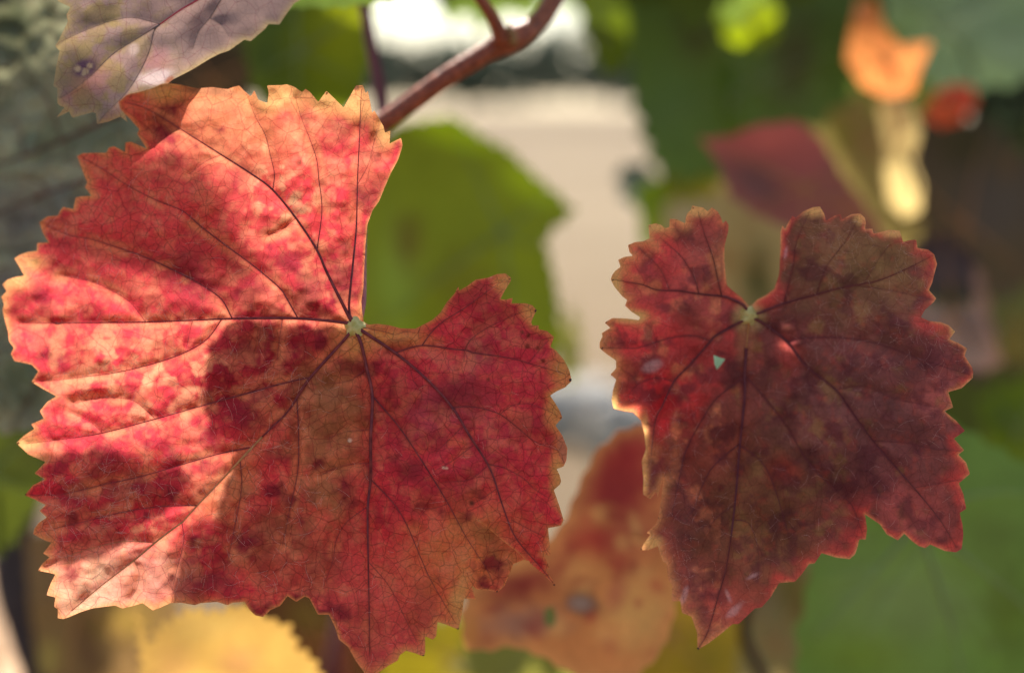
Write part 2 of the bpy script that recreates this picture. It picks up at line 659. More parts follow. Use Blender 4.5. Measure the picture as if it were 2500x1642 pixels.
def far_trees():
    m, nt, out = new_mat('far_foliage')
    L = nt.links.new
    tc = nd(nt, 'ShaderNodeTexCoord')
    n = nd(nt, 'ShaderNodeTexNoise')
    n.inputs['Scale'].default_value = 0.8
    n.inputs['Detail'].default_value = 6
    L(tc.outputs['Object'], n.inputs['Vector'])
    r = nd(nt, 'ShaderNodeValToRGB')
    r.color_ramp.elements[0].color = (*lin((66, 74, 54)), 1)
    r.color_ramp.elements[1].color = (*lin((98, 106, 84)), 1)
    L(n.outputs['Fac'], r.inputs[0])
    p = nd(nt, 'ShaderNodeBsdfPrincipled')
    p.inputs['Roughness'].default_value = 0.9
    L(r.outputs[0], p.inputs['Base Color'])
    L(p.outputs[0], out.inputs['Surface'])
    rg = np.random.default_rng(5)
    V, Fc = [], []
    # a belt of bushy crowns made of small leaf-sheets round lumpy volumes
    for i in range(150):
        x = -70 + i * 0.95 + rg.normal(0, 0.5)
        d = 118 + rg.normal(0, 5)
        h = 4.1 + 1.4 * fbm(np.array([x * 10.0]), np.array([0.0]), 130, 9, 3)[0] + rg.normal(0, .2)
        h += 1.1 * math.exp(-((x - 4.5) / 5.0) ** 2)
        for j in range(170):
            a, b = rg.uniform(0, 2 * math.pi), rg.uniform(-0.5, 1)
            rad = rg.uniform(0.7, 1.0) * (0.85 + 0.3 * math.sin(3 * a + i) * math.cos(4 * b))
            c = np.array([x + 1.7 * rad * math.cos(a) * math.sqrt(max(0, 1 - b * b)),
                          d + 1.7 * rad * math.sin(a) * math.sqrt(max(0, 1 - b * b)), max(0.1, h * 0.52 * (1 + b * rad))])
            n_ = rg.normal(0, 1, 3)
            n_ /= np.linalg.norm(n_)
            u = np.cross(n_, [0.3, 0.2, 1])
            u /= np.linalg.norm(u)
            w = np.cross(n_, u)
            s = rg.uniform(0.25, 0.5)
            o = len(V)
            V += [c + u * s, c + w * s * .7, c - u * s, c - w * s * .7]
            Fc.append((o, o + 1, o + 2, o + 3))
    o = mesh_ob('tree_belt', V, Fc, m, smooth_=False)
    tag(o, 'distant grey green belt of trees beyond the sandy field', 'trees', kind='stuff')


far_trees()


class VGrid:
    """vein distance looked up on a grid, for relief"""
    def __init__(s, veins, outline, step=5.0):
        o = np.asarray(outline)
        s.lo = o.min(0) - 40
        hi = o.max(0) + 40
        s.step = step
        nx, ny = int((hi[0] - s.lo[0]) / step) + 2, int((hi[1] - s.lo[1]) / step) + 2
        gx, gy = np.meshgrid(s.lo[0] + np.arange(nx) * step, s.lo[1] + np.arange(ny) * step)
        _, d = vein_field(veins, gx.ravel(), gy.ravel(), 2)
        s.d = np.minimum(d, 120).reshape(ny, nx)

    def __call__(s, x, y):
        fx = np.clip((np.asarray(x) - s.lo[0]) / s.step, 0, s.d.shape[1] - 1.001)
        fy = np.clip((np.asarray(y) - s.lo[1]) / s.step, 0, s.d.shape[0] - 1.001)
        i, j = fx.astype(int), fy.astype(int)
        u, v = fx - i, fy - j
        d = s.d
        return (d[j, i] * (1 - u) + d[j, i + 1] * u) * (1 - v) + (d[j + 1, i] * (1 - u) + d[j + 1, i + 1] * u) * v


def blob(x, y, cx, cy, rx, ry, ang=0.0, warp=None, soft=1.0):
    a = math.radians(ang)
    dx, dy = x - cx, y - cy
    u, v = dx * math.cos(a) + dy * math.sin(a), -dx * math.sin(a) + dy * math.cos(a)
    r = np.sqrt((u / rx) ** 2 + (v / ry) ** 2)
    if warp is not None:
        r = r + warp
    return 1 - smooth(1 - soft, 1 + soft * 0.6, r)


# ================================================================== the big red leaf
RED_OUT = [(888, 786), (884, 760), (882, 737), (887, 704), (890, 640), (892, 600), (894, 580), (897, 548), (910, 513), (925, 492), (938, 461),
           (954, 423), (971, 392), (979, 369), (983, 354), (979, 337), (966, 343), (951, 351), (953, 319), (940, 324), (936, 308), (923, 285), (914, 270), (908, 276),
           (904, 250), (898, 222), (893, 228), (886, 208), (869, 209), (860, 225), (839, 263), (818, 242), (797, 222), (777, 249), (766, 236), (757, 225), (746, 217), (737, 225),
           (718, 212), (700, 206), (687, 208), (652, 209), (656, 226), (653, 252), (631, 244), (621, 221), (612, 235), (595, 221), (584, 209),
           (572, 212), (556, 218), (520, 213), (480, 216), (440, 207), (415, 204), (394, 205), (371, 216), (346, 223), (310, 231), (289, 249), (294, 267), (317, 290), (340, 316), (335, 327), (346, 344),
           (358, 363), (338, 354), (320, 346), (306, 348), (305, 371), (279, 357), (266, 360), (259, 373), (230, 373), (202, 374), (188, 381), (196, 403), (204, 424), (213, 446),
           (207, 456), (223, 478), (200, 479), (184, 482), (179, 510), (154, 505), (147, 514), (141, 526), (116, 528), (96, 542), (104, 568), (118, 591), (91, 593), (90, 612), (68, 615), (48, 622), (35, 631),
           (48, 652), (59, 673), (38, 676), (19, 682), (6, 694), (16, 711), (3, 724), (10, 743), (6, 756), (12, 782), (19, 807), (22, 833), (34, 849), (26, 863), (35, 881), (56, 885), (77, 890),
           (93, 906), (77, 932), (109, 951), (138, 967), (116, 980), (97, 1003), (107, 1021), (76, 1035), (84, 1046), (58, 1063), (40, 1081), (70, 1109), (111, 1127), (84, 1155), (109, 1169), (80, 1184), (60, 1208),
           (86, 1219), (111, 1232), (96, 1246), (114, 1262), (94, 1276), (84, 1290), (81, 1303), (103, 1315), (125, 1324), (105, 1350), (121, 1359), (103, 1375), (93, 1392), (115, 1396), (135, 1401), (124, 1422),
           (116, 1443), (114, 1452), (135, 1457), (132, 1480), (141, 1486), (141, 1508), (155, 1510), (169, 1505), (197, 1493), (225, 1484), (255, 1480), (281, 1477), (299, 1484), (324, 1478), (348, 1471),
           (373, 1489), (392, 1482), (400, 1478), (417, 1471), (442, 1470), (476, 1476), (490, 1471), (530, 1468), (555, 1476), (568, 1470), (597, 1468), (608, 1486), (623, 1501), (642, 1505), (662, 1487),
           (684, 1478), (702, 1454), (723, 1468), (744, 1455), (755, 1459), (776, 1499), (803, 1499), (818, 1530), (827, 1560), (849, 1577), (868, 1611), (890, 1642), (904, 1668), (915, 1655), (925, 1640),
           (949, 1623), (971, 1611), (976, 1598), (991, 1587), (1013, 1593), (1033, 1601), (1038, 1593), (1038, 1552), (1057, 1560), (1065, 1552), (1068, 1517), (1089, 1523), (1105, 1530), (1119, 1535),
           (1126, 1508), (1133, 1460), (1162, 1462), (1158, 1449), (1152, 1429), (1165, 1438), (1194, 1440), (1215, 1445), (1232, 1429), (1245, 1394), (1248, 1382), (1277, 1374), (1266, 1356), (1229, 1324),
           (1166.6, 1269.6), (1167.4, 1268.4), (1231, 1322), (1268, 1351), (1300, 1384), (1338, 1413), (1356, 1429), (1348, 1413), (1332, 1389), (1341, 1384), (1330, 1354), (1344, 1355), (1344, 1342), (1340, 1310), (1338, 1288),
           (1356, 1285), (1370, 1282), (1376, 1269), (1366, 1235), (1352, 1195), (1367, 1182), (1370, 1174), (1366, 1158), (1359, 1144), (1376, 1138), (1383, 1122), (1385, 1093), (1372, 1061), (1356, 1038), (1373, 1019),
           (1367, 1003), (1356, 984), (1343, 965), (1358, 955), (1380, 945), (1396, 929), (1390, 904), (1377, 878), (1357, 855), (1344, 846), (1353, 822), (1336, 808), (1315, 803), (1315, 794), (1300, 794),
           (1297, 786), (1306, 765), (1311, 758), (1300, 745), (1283, 740), (1249, 740), (1252, 727), (1234, 731), (1222, 730), (1231, 712), (1247, 686), (1248, 678), (1234, 667), (1213, 669), (1193, 677),
           (1178, 680), (1162, 682), (1139, 699), (1121, 709), (1119, 699), (1109, 717), (1091, 737), (1075, 763), (1055, 781), (1014, 802), (978, 801), (952, 794), (922, 790), (900, 792)]
RED_VEINS = [
    ([(862, 792), (845, 788), (725, 777), (565, 778), (420, 784)], 11, 5.5, [
        ([(727, 776), (698, 725), (681, 701), (614, 645), (558, 604), (491, 553), (445, 514), (384, 490), (307, 450), (246, 409), (206, 388)], 6.5, 1.6),
        ([(566, 776), (542, 732), (501, 701), (435, 665), (358, 629), (287, 604), (220, 583), (169, 574), (112, 550)], 6, 1.6),
        ([(640, 778), (634, 820), (628, 860)], 2, 1), ([(470, 782), (462, 815), (455, 850)], 2, 1), ([(690, 777), (682, 830), (676, 880)], 2.2, 1)], None),
    ([(420, 784), (368, 786), (189, 788), (45, 788)], 5.2, 2.5, [
        ([(355, 785), (317, 737), (266, 706), (220, 686), (150, 672)], 3.5, 1.2)], M_VEIN_R),
    ([(540, 780), (536, 787), (506, 827), (458, 857), (386, 884), (289, 908), (199, 920), (121, 929), (85, 931)], 4, 1.5, [], M_VEIN_R),
    ([(860, 788), (844, 757), (798, 665), (773, 609), (722, 532), (665, 463), (614, 425), (542, 379), (461, 328), (399, 289), (348, 261), (305, 250)], 10, 2, [
        ([(666, 464), (670, 425), (660, 379), (647, 328), (624, 287), (609, 246), (600, 228)], 4, 1.2),
        ([(774, 610), (786, 512), (778, 435), (773, 389), (752, 328), (737, 292), (722, 240)], 5, 1.4),
        ([(540, 378), (500, 395), (462, 425)], 2.2, 1), ([(722, 532), (690, 560), (655, 575)], 2.2, 1)], None),
    ([(864, 786), (852, 752), (862, 640), (870, 553), (873, 435), (878, 328), (881, 246), (883, 218)], 7, 1.6, [
        ([(873, 450), (900, 400), (912, 350), (925, 300)], 2.4, 1)], None),
    ([(862, 800), (840, 830), (756, 924), (706, 1000), (672, 1035), (640, 1066)], 11, 7, [], None),
    ([(640, 1066), (612, 1095), (542, 1170), (482, 1233), (446, 1273)], 6.6, 5.4, [], M_VEIN_L),
    ([(757, 921), (750, 924)], 6, 6, [
        ([(757, 921), (693, 935), (588, 964), (504, 987), (399, 1017)], 6.5, 4.2),
        ([(609, 1092), (524, 1110), (422, 1140), (338, 1164), (253, 1182), (151, 1206), (75, 1208)], 5, 1.5),
        ([(482, 1233), (386, 1236), (301, 1249), (229, 1267), (130, 1290)], 4, 1.2),
        ([(725, 972), (729, 1060), (727, 1150), (708, 1240), (690, 1330)], 5, 1.4),
        ([(586, 1125), (590, 1190), (572, 1290), (556, 1370)], 4, 1.2),
        ([(444, 1275), (449, 1320), (434, 1380), (420, 1440)], 3.4, 1.2)], None),
    ([(446, 1273), (386, 1318), (325, 1369), (247, 1429), (175, 1490)], 5.6, 4, [
        ([(378, 1324), (301, 1321), (241, 1333), (181, 1351), (110, 1385)], 3.2, 1),
        ([(328, 1368), (340, 1399), (334, 1435), (318, 1460)], 2.8, 1)], M_VEIN_L),
    ([(399, 1017), (252, 1056), (158, 1071), (63, 1082)], 4, 2, [
        ([(377, 1020), (325, 977), (259, 971), (181, 983)], 3, 1),
        ([(250, 1056), (223, 1031), (175, 1007)], 2.6, 1)], M_VEIN_R),
    ([(868, 806), (882, 840), (896, 903), (909, 966), (905, 1071), (905, 1166), (898, 1239), (899, 1365), (901, 1470), (903, 1600)], 12, 3, [
        ([(911, 968), (973, 1040), (1027, 1120), (1093, 1227), (1147, 1327), (1187, 1387), (1205, 1425)], 6.5, 1.6),
        ([(906, 1170), (960, 1227), (993, 1280), (1027, 1360), (1053, 1417), (1093, 1487), (1112, 1520)], 4.4, 1.3),
        ([(899, 1235), (847, 1273), (820, 1320), (813, 1367), (790, 1430)], 3.2, 1),
        ([(899, 1370), (950, 1430), (990, 1510), (1020, 1570)], 3, 1),
        ([(1093, 1229), (1060, 1240), (1020, 1240)], 2, 1),
        ([(900, 1050), (850, 1052), (800, 1070)], 2, 1), ([(903, 1130), (840, 1135), (780, 1160)], 2, 1), ([(895, 900), (850, 930), (800, 935)], 2, 1)], None),
    ([(876, 802), (966, 862), (1040, 924), (1103, 993), (1145, 1061), (1197, 1145), (1229, 1239), (1260, 1313), (1323, 1387), (1350, 1422)], 11, 2, [
        ([(964, 861), (1029, 843), (1106, 852), (1139, 855), (1157, 861), (1234, 872), (1298, 888), (1378, 912)], 6.5, 1.5),
        ([(1031, 842), (1055, 809), (1085, 782), (1128, 756), (1157, 735), (1196, 707), (1236, 680)], 4, 1.1),
        ([(1136, 853), (1149, 829), (1183, 804), (1229, 781), (1270, 763), (1300, 756)], 3, 1),
        ([(886, 800), (934, 808), (965, 817), (988, 809), (1014, 812)], 3, 1),
        ([(1105, 994), (1147, 992), (1183, 998), (1221, 1011), (1260, 1040), (1306, 1077), (1364, 1099)], 4.4, 1.2),
        ([(1221, 1011), (1249, 990), (1290, 985), (1335, 1000), (1362, 1016)], 2.6, 1),
        ([(1191, 1133), (1229, 1141), (1277, 1166), (1303, 1192), (1340, 1215)], 3.2, 1),
        ([(1249, 1268), (1290, 1290), (1330, 1310)], 2.2, 1),
        ([(1128, 1042), (1092, 1077), (1063, 1106)], 2.4, 1), ([(1156, 1086), (1108, 1122), (1060, 1150)], 2.4, 1),
        ([(1189, 1138), (1146, 1170), (1082, 1176)], 2.4, 1), ([(1213, 1192), (1175, 1218), (1150, 1230)], 2.2, 1),
        ([(1000, 890), (1010, 930), (1030, 960), (1020, 1000)], 2, 1), ([(1290, 888), (1320, 850), (1340, 830)], 2, 1)], None),
]
RED_GRID = VGrid(RED_VEINS, RED_OUT)


def red_depth(x, y):
    t = np.clip(((900 - x) + (900 - y) * 0.55) / 1400, 0, 1.2)
    z = 0.392 - 0.045 * t ** 2
    z = z + 0.0020 * (fbm(x, y, 420, 21, 2) - 0.5) * 2
    z = z + 0.0021 * (1 - np.exp(-RED_GRID(x, y) / 30)) + 0.0026 * (fbm(x, y, 70, 31, 3) - 0.5)
    # the lower-left flank and the bottom lobe bend away a little, the right lobe cups forward
    z = z + 0.006 * np.clip((y - 1350) / 300, 0, 1.2) ** 2
    z = z + 0.004 * np.clip((860 - y) / 600, 0, 1) * np.exp(-((x - 930) / 60) ** 2)
    # upper right strip turns back
    z = z + 0.004 * np.clip((x - 880) / 100, 0, 1) * (y < 620)
    return z


SA, SB = np.array([1167.0, 1269.0]), np.array([1356.0, 1429.0])


def red_post(x, y, z):
    d = (SB - SA) / np.linalg.norm(SB - SA)
    n = np.array([-d[1], d[0]])
    u = (x - SA[0]) * d[0] + (y - SA[1]) * d[1]
    v = (x - SA[0]) * n[0] + (y - SA[1]) * n[1]     # > 0 below the slit: the bottom lobe
    low = (v > 0) & (v < 260)
    w = smooth(-6, 50, u) * np.exp(-(v / 45) ** 2) * (u < 240)
    z = z + np.where(low, 0.0024 * w, -0.0006 * w * (v > -120))
    sh = np.where(low, 14 * w, 0)
    return x - n[0] * sh, y - n[1] * sh, z


def red_color(x, y, ed):
    nA, nB, nC = fbm(x, y, 130, 41, 4), fbm(x, y, 46, 42, 4), fbm(x, y, 16, 43, 3)
    wp = (nB - 0.5) * 1.3
    c = np.tile(lin((182, 28, 42)), (len(x), 1))
    c = mix(c, lin((198, 56, 52)), blob(x, y, 330, 420, 380, 230, 25, wp) * 0.7)
    c = mix(c, lin((182, 42, 62)), blob(x, y, 1180, 960, 260, 330, 0, wp) * 0.9)
    c = mix(c, lin((192, 66, 62)), blob(x, y, 930, 1480, 180, 170, 0, wp) * 0.9)
    c = mix(c, lin((112, 10, 24)), blob(x, y, 680, 880, 200, 130, -20, wp) * 0.95)  # dark crimson zone, deepened to paint in the shade left of the base
    c = mix(c, lin((134, 82, 46)), blob(x, y, 800, 1060, 95, 230, 8, wp, 0.6) * 0.92)
    c = mix(c, lin((128, 74, 46)), blob(x, y, 700, 1330, 120, 110, 0, wp) * 0.7)
    c = mix(c, lin((150, 100, 44)), blob(x, y, 560, 1180, 60, 110, 40, wp) * 0.6)
    c = mix(c, lin((206, 116, 58)), blob(x, y, 1130, 1370, 150, 130, -30, wp) * 0.9)
    c = mix(c, lin((120, 84, 40)), blob(x, y, 1190, 1320, 90, 32, 40, wp) * 0.8)
    c = mix(c, lin((204, 128, 70)), blob(x, y, 560, 310, 200, 90, 10, wp) * 0.55)
    c = mix(c, lin((224, 172, 130)), blob(x, y, 190, 1455, 150, 90, -25, wp) * 0.85)  # glare of the sunlit lower corner painted as pale pigment
    c = mix(c, lin((218, 150, 128)), blob(x, y, 350, 1420, 110, 75, -20, wp) * 0.8)  # same sunlit paleness, painted beside the corner
    c = mix(c, lin((150, 60, 74)), blob(x, y, 1080, 1000, 100, 120, 20, wp) * 0.5)
    c = mix(c, lin((112, 64, 66)), blob(x, y, 1150, 870, 38, 36, 0, wp) * 0.7)
    c = mix(c, lin((228, 156, 76)), blob(x, y, 965, 822, 90, 24, 5, wp * 0.4) * 0.9)
    c = mix(c, lin((206, 150, 74)), blob(x, y, 868, 822, 60, 52, 0, wp * 0.4) * 0.85)
    # pale sunlit bands painted into the pigment, broken up between the small veins
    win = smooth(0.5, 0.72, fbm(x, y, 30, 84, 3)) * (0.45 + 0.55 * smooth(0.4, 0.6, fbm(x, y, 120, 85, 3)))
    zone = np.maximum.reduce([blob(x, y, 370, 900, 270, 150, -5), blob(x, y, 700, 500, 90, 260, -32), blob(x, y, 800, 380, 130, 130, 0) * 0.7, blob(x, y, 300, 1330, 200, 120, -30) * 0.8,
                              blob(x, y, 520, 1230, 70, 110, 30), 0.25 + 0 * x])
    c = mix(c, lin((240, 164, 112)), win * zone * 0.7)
    # mottling: yellow-orange windows, dark crimson stains
    c = mix(c, lin((216, 112, 74)), smooth(0.55, 0.8, nB) * 0.42 * smooth(0.35, 0.65, nA))
    c = mix(c, lin((214, 110, 80)), smooth(0.5, 0.85, nC) * 0.3)
    c = c * (0.78 + 0.5 * smooth(0.25, 0.75, fbm(x, y, 80, 75, 5)))[:, None]
    st = smooth(0.56, 0.75, fbm(x, y, 60, 71, 4)) * smooth(0.42, 0.62, fbm(x, y, 230, 72, 2))
    c = mix(c, lin((98, 8, 26)), st * 0.9)
    c = mix(c, lin((140, 24, 34)), smooth(0.58, 0.7, fbm(x, y, 26, 73, 3)) * 0.3)
    for cx, cy, r in [(110, 720, 34), (130, 868, 34), (415, 380, 30), (570, 440, 34), (830, 300, 40), (880, 480, 34), (915, 390, 22), (720, 265, 24),
                      (200, 1190, 46), (330, 1180, 40), (150, 1135, 30), (480, 1400, 60), (545, 1420, 40), (830, 660, 34), (930, 1270, 24), (720, 1220, 34), (1060, 1240, 26), (620, 1010, 50), (690, 1110, 40), (500, 1060, 40), (420, 1110, 36), (270, 1150, 50), (600, 1330, 50), (760, 700, 40), (700, 640, 40), (470, 690, 60), (1000, 1150, 30), (1100, 960, 40), (960, 340, 24), (905, 560, 24), (640, 700, 40)]:
        c = mix(c, lin((108, 12, 30)), blob(x, y, cx, cy, r * 1.15, r * 0.75, (cx * 7) % 180, wp * 1.5) * 0.75)
    c = mix(c, lin((226, 140, 92)), smooth(0.52, 0.78, fbm(x, y, 44, 77, 4)) * 0.45 * smooth(980, 700, x) * smooth(0.35, 0.6, fbm(x, y, 260, 78, 2)))  # cream patches paint sunlit paleness into the left half
    # yellow rim, broadest along the top
    top = np.exp(-((y - 215) / 90) ** 2) * (x > 380) * (x < 910)
    wid = 3 + 13 * smooth(0.4, 0.75, fbm(x, y, 110, 79, 3)) + 24 * top
    c = mix(c, lin((222, 142, 74)), np.exp(-(ed / wid) ** 1.6) * (0.55 + 0.5 * nB))
    for cx, cy, rx, ry in [(690, 238, 62, 38), (800, 250, 38, 36), (872, 245, 34, 50), (400, 222, 70, 26), (935, 320, 26, 50), (1232, 690, 26, 26), (1370, 905, 26, 46), (1290, 760, 22, 20), (1120, 1470, 26, 60), (1352, 1000, 22, 40), (1362, 1150, 18, 60), (60, 1080, 36, 18), (80, 640, 30, 20), (40, 690, 30, 20)]:
        c = mix(c, lin((224, 164, 84)), blob(x, y, cx, cy, rx, ry, 0, wp * 0.7) * 0.85)
    c = mix(c, lin((146, 92, 58)), blob(x, y, 505, 222, 80, 13, 4, wp * 0.5, 0.5) * 0.9)
    c = mix(c, lin((176, 112, 84)), blob(x, y, 1374, 1100, 12, 38, -8, wp * 0.5, 0.5) * 0.9)
    # paler tissue right beside the large veins, darker line at the vein itself
    near, dist = vein_field(RED_VEINS, x, y, 0.8)
    halo = np.exp(-((dist - 9) / 9) ** 2) * smooth(0.4, 0.65, nB)
    c = mix(c, lin((232, 150, 92)), halo * 0.34 * smooth(1000, 760, x))
    c = mix(c, lin((100, 16, 28)), near * 0.6)
    # tiny pale and dark flecks
    for cx, cy, r, k in [(854, 1075, 5, 0), (1083, 1141, 3.5, 0), (1090, 1142, 3, 0), (1275, 810, 5, 1), (1290, 819, 5, 1), (1288, 845, 6, 1), (1313, 850, 5, 1), (1326, 880, 5, 1), (1192, 926, 5, 1),
                         (870, 214, 10, 2), (730, 397, 9, 1), (925, 378, 7, 1), (726, 765, 5, 1), (737, 757, 5, 1), (1152, 1228, 7, 2)]:
        c = mix(c, [lin((230, 205, 180)), lin((110, 40, 30)), lin((60, 34, 24))][k], blob(x, y, cx, cy, r, r, 0, wp * 0.5, 0.5) * 0.9)
    return c * np.array([1.58, 0.94, 0.8])


big = empty('vine_leaf', at(867, 800, 0.395))
tag(big, 'large scarlet vine leaf, sunlit from behind, dark veins meeting at a pale yellow base', 'leaf')
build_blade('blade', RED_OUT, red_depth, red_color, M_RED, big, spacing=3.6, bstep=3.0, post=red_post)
build_veins(RED_VEINS, red_depth, M_VEIN, big, post=red_post, scale=0.66)
hub_mesh('leaf_base', 866, 798, 25, red_depth, big, M_HUB, 0.0010, 3)
pet = spline([tuple(at(868, 790, 0.3945)), tuple(at(880, 742, 0.3985)), tuple(at(881, 640, 0.415)), tuple(at(880, 480, 0.455)), tuple(at(872, 370, 0.485)), tuple(at(862, 332, 0.4975))], 0.004)
tube('petiole', pet, np.linspace(0.0011, 0.0015, len(pet)), M_PETIOLE, big, 10)
tips([(96, 543, 5), (41, 1081, 6), (61, 1208, 5), (82, 1304, 4), (94, 1392, 4), (1355, 1429, 5), (1310, 758, 7), (1394, 928, 9), (1372, 1020, 5), (1247, 680, 5), (1119, 1536, 6), (1034, 1601, 6), (797, 223, 5), (1215, 1445, 6), (78, 932, 5), (1120, 701, 3)], red_depth, big, (867, 800))


def red_hair_density(x, y):
    g = np.clip(1.25 - (x - 250) / 500, 0.03, 1) * np.clip((y - 560) / 500, 0.02, 1)
    return np.clip(g * 0.9 + 0.6 * np.exp(-(RED_GRID(x, y) / 14) ** 2) * np.clip((1000 - x) / 700, 0.05, 1), 0, 1)


hairs('hairs', RED_OUT, red_depth, 1100, big, red_hair_density, 12, 46, 5, 0.5)

# ================================================================== the bronze leaf on the right
BR_OUT = [(1829, 747), (1811, 726), (1793, 713), (1775, 697), (1773, 680), (1769, 634), (1769, 600), (1774, 580), (1778, 564), (1779, 549), (1772, 538), (1765, 545), (1760, 530), (1752, 516), (1738, 506),
          (1727, 516), (1718, 507), (1696, 503), (1690, 501), (1687, 512), (1677, 521), (1674, 532), (1673, 545), (1652, 535), (1635, 534), (1634, 554), (1624, 557), (1614, 549), (1601, 545), (1583, 549),
          (1584, 566), (1586, 582), (1570, 589), (1550, 591), (1533, 598), (1537, 616), (1545, 624), (1524, 627), (1509, 634), (1515, 651), (1501, 662), (1494, 672), (1491, 682), (1500, 700), (1519, 723), (1531, 732),
          (1526, 746), (1542, 761), (1563, 774), (1560, 781), (1530, 777), (1495, 776), (1476, 787), (1490, 800), (1469, 813), (1471, 820), (1464, 836), (1464, 850), (1481, 864), (1504, 880), (1504, 899),
          (1490, 914), (1504, 926), (1496, 953), (1493, 976), (1498, 997), (1523, 1003), (1546, 1006), (1565, 1026), (1573, 1056), (1577, 1095), (1567, 1125), (1571, 1168), (1570, 1206), (1588, 1218), (1602, 1200),
          (1605, 1214), (1612, 1190), (1619, 1168), (1616, 1205), (1607, 1266), (1600, 1280), (1579, 1300), (1588, 1304), (1573, 1324), (1565, 1342), (1581, 1342), (1606, 1332), (1611, 1350), (1618, 1369), (1627, 1374), (1632, 1414),
          (1641, 1428), (1640, 1467), (1661, 1466), (1665, 1495), (1688, 1504), (1702, 1543), (1703, 1585), (1730, 1569), (1764, 1543), (1789, 1522), (1803, 1522), (1843, 1484), (1860, 1481), (1882, 1456),
          (1902, 1422), (1941, 1419), (1958, 1400), (1975, 1376), (1989, 1374), (2006, 1349), (2040, 1360), (2074, 1364), (2088, 1352), (2094, 1334), (2098, 1316), (2114, 1316), (2117, 1290), (2112, 1255), (2148, 1279), (2165, 1304),
          (2192, 1318), (2208, 1302), (2224, 1318), (2243, 1332), (2259, 1337), (2271, 1328), (2306, 1344), (2334, 1347), (2348, 1339), (2352, 1304), (2350, 1280), (2343, 1251), (2359, 1241), (2352, 1205), (2341, 1179),
          (2368, 1156), (2359, 1128), (2340, 1109), (2354, 1098), (2329, 1070), (2356, 1051), (2334, 1026), (2306, 1003), (2327, 994), (2322, 977), (2315, 957), (2348, 947), (2375, 922), (2376, 908), (2373, 896),
          (2355, 868), (2361, 850), (2340, 837), (2318, 828), (2332, 809), (2315, 793), (2297, 786), (2268, 783), (2248, 774), (2258, 756), (2281, 736), (2286, 728), (2268, 708), (2276, 690), (2281, 669), (2288, 644),
          (2281, 621), (2266, 609), (2240, 605), (2237, 585), (2222, 586), (2205, 591), (2198, 567), (2197, 563), (2171, 561), (2133, 570), (2130, 558), (2112, 559), (2114, 545), (2112, 532), (2100, 521), (2079, 523),
          (2055, 536), (2053, 523), (2038, 526), (2016, 539), (2013, 523), (2002, 504), (1984, 506), (1961, 516), (1942, 532), (1935, 526), (1922, 547), (1917, 559), (1910, 550), (1905, 567), (1905, 608),
          (1903, 659), (1901, 674), (1890, 705), (1870, 720), (1847, 732), (1835, 745)]
BR_VEINS = [
    ([(1826, 765), (1815, 745), (1780, 728), (1762, 723), (1709, 718), (1657, 710), (1604, 708), (1570, 695), (1535, 689), (1499, 682)], 9, 1.5, [
        ([(1762, 722), (1750, 672), (1742, 634), (1724, 582), (1714, 552), (1704, 515)], 6, 1.4),
        ([(1706, 717), (1696, 680), (1665, 628), (1632, 598), (1614, 582)], 4.5, 1.2),
        ([(1635, 709), (1619, 669), (1599, 641), (1578, 623), (1560, 605)], 3, 1)], None),
    ([(1822, 780), (1800, 790), (1747, 820), (1734, 834), (1680, 895), (1646, 930), (1615, 995), (1600, 1026), (1590, 1110)], 9, 1.6, [
        ([(1734, 833), (1700, 820), (1650, 822), (1604, 834), (1557, 849), (1510, 849), (1466, 849)], 4.6, 1.2),
        ([(1645, 931), (1604, 922), (1559, 937), (1531, 968)], 3.6, 1),
        ([(1604, 834), (1590, 800), (1575, 790)], 2, 1), ([(1557, 937), (1540, 915), (1525, 905)], 2.2, 1), ([(1602, 1030), (1590, 1040), (1580, 1030)], 2, 1)], None),
    ([(1829, 776), (1826, 810), (1822, 850)], 8, 5, [], M_VEIN_L),
    ([(1822, 850), (1818, 919), (1818, 971), (1806, 1090), (1794, 1232), (1775, 1375), (1756, 1446), (1728, 1541), (1706, 1580)], 10, 2.5, [
        ([(1821, 917), (1875, 981), (1922, 1042), (1970, 1123), (2027, 1185), (2079, 1232), (2105, 1300)], 6, 1.4),
        ([(1808, 1088), (1856, 1123), (1884, 1171), (1913, 1261), (1930, 1330)], 5, 1.2),
        ([(1805, 1083), (1751, 1128), (1723, 1166), (1690, 1250)], 5, 1.2),
        ([(1817, 922), (1751, 971), (1709, 1033), (1675, 1099), (1660, 1160), (1640, 1260)], 5, 1.2),
        ([(1792, 1268), (1827, 1275), (1846, 1318), (1853, 1370), (1850, 1420)], 3.6, 1),
        ([(1794, 1232), (1750, 1262), (1725, 1300)], 3.2, 1)], None),
    ([(1838, 776), (1858, 786), (1922, 834), (1968, 894), (2038, 949), (2079, 1004), (2131, 1076), (2231, 1190), (2293, 1266), (2335, 1335)], 9, 2, [
        ([(1925, 836), (1955, 826), (2047, 824), (2140, 838), (2232, 871), (2324, 901), (2370, 915)], 5.5, 1.2),
        ([(2040, 950), (2112, 943), (2179, 971), (2278, 992)], 3.6, 1),
        ([(2131, 1076), (2207, 1080), (2278, 1095), (2345, 1100)], 3.6, 1),
        ([(2230, 1190), (2290, 1180), (2345, 1170)], 2.8, 1)], None),
    ([(1836, 768), (1853, 764), (1913, 741), (1978, 723), (2047, 704), (2140, 686), (2209, 658), (2270, 628)], 8, 1.5, [
        ([(1914, 740), (1936, 649), (1945, 589), (1975, 520)], 4.6, 1.1),
        ([(1994, 718), (2019, 649), (2061, 593), (2095, 535)], 4, 1.1),
        ([(2110, 692), (2140, 640), (2170, 600)], 2.6, 1), ([(2090, 696), (2180, 710), (2270, 730)], 2.8, 1)], None),
]
BR_GRID = VGrid(BR_VEINS, BR_OUT)


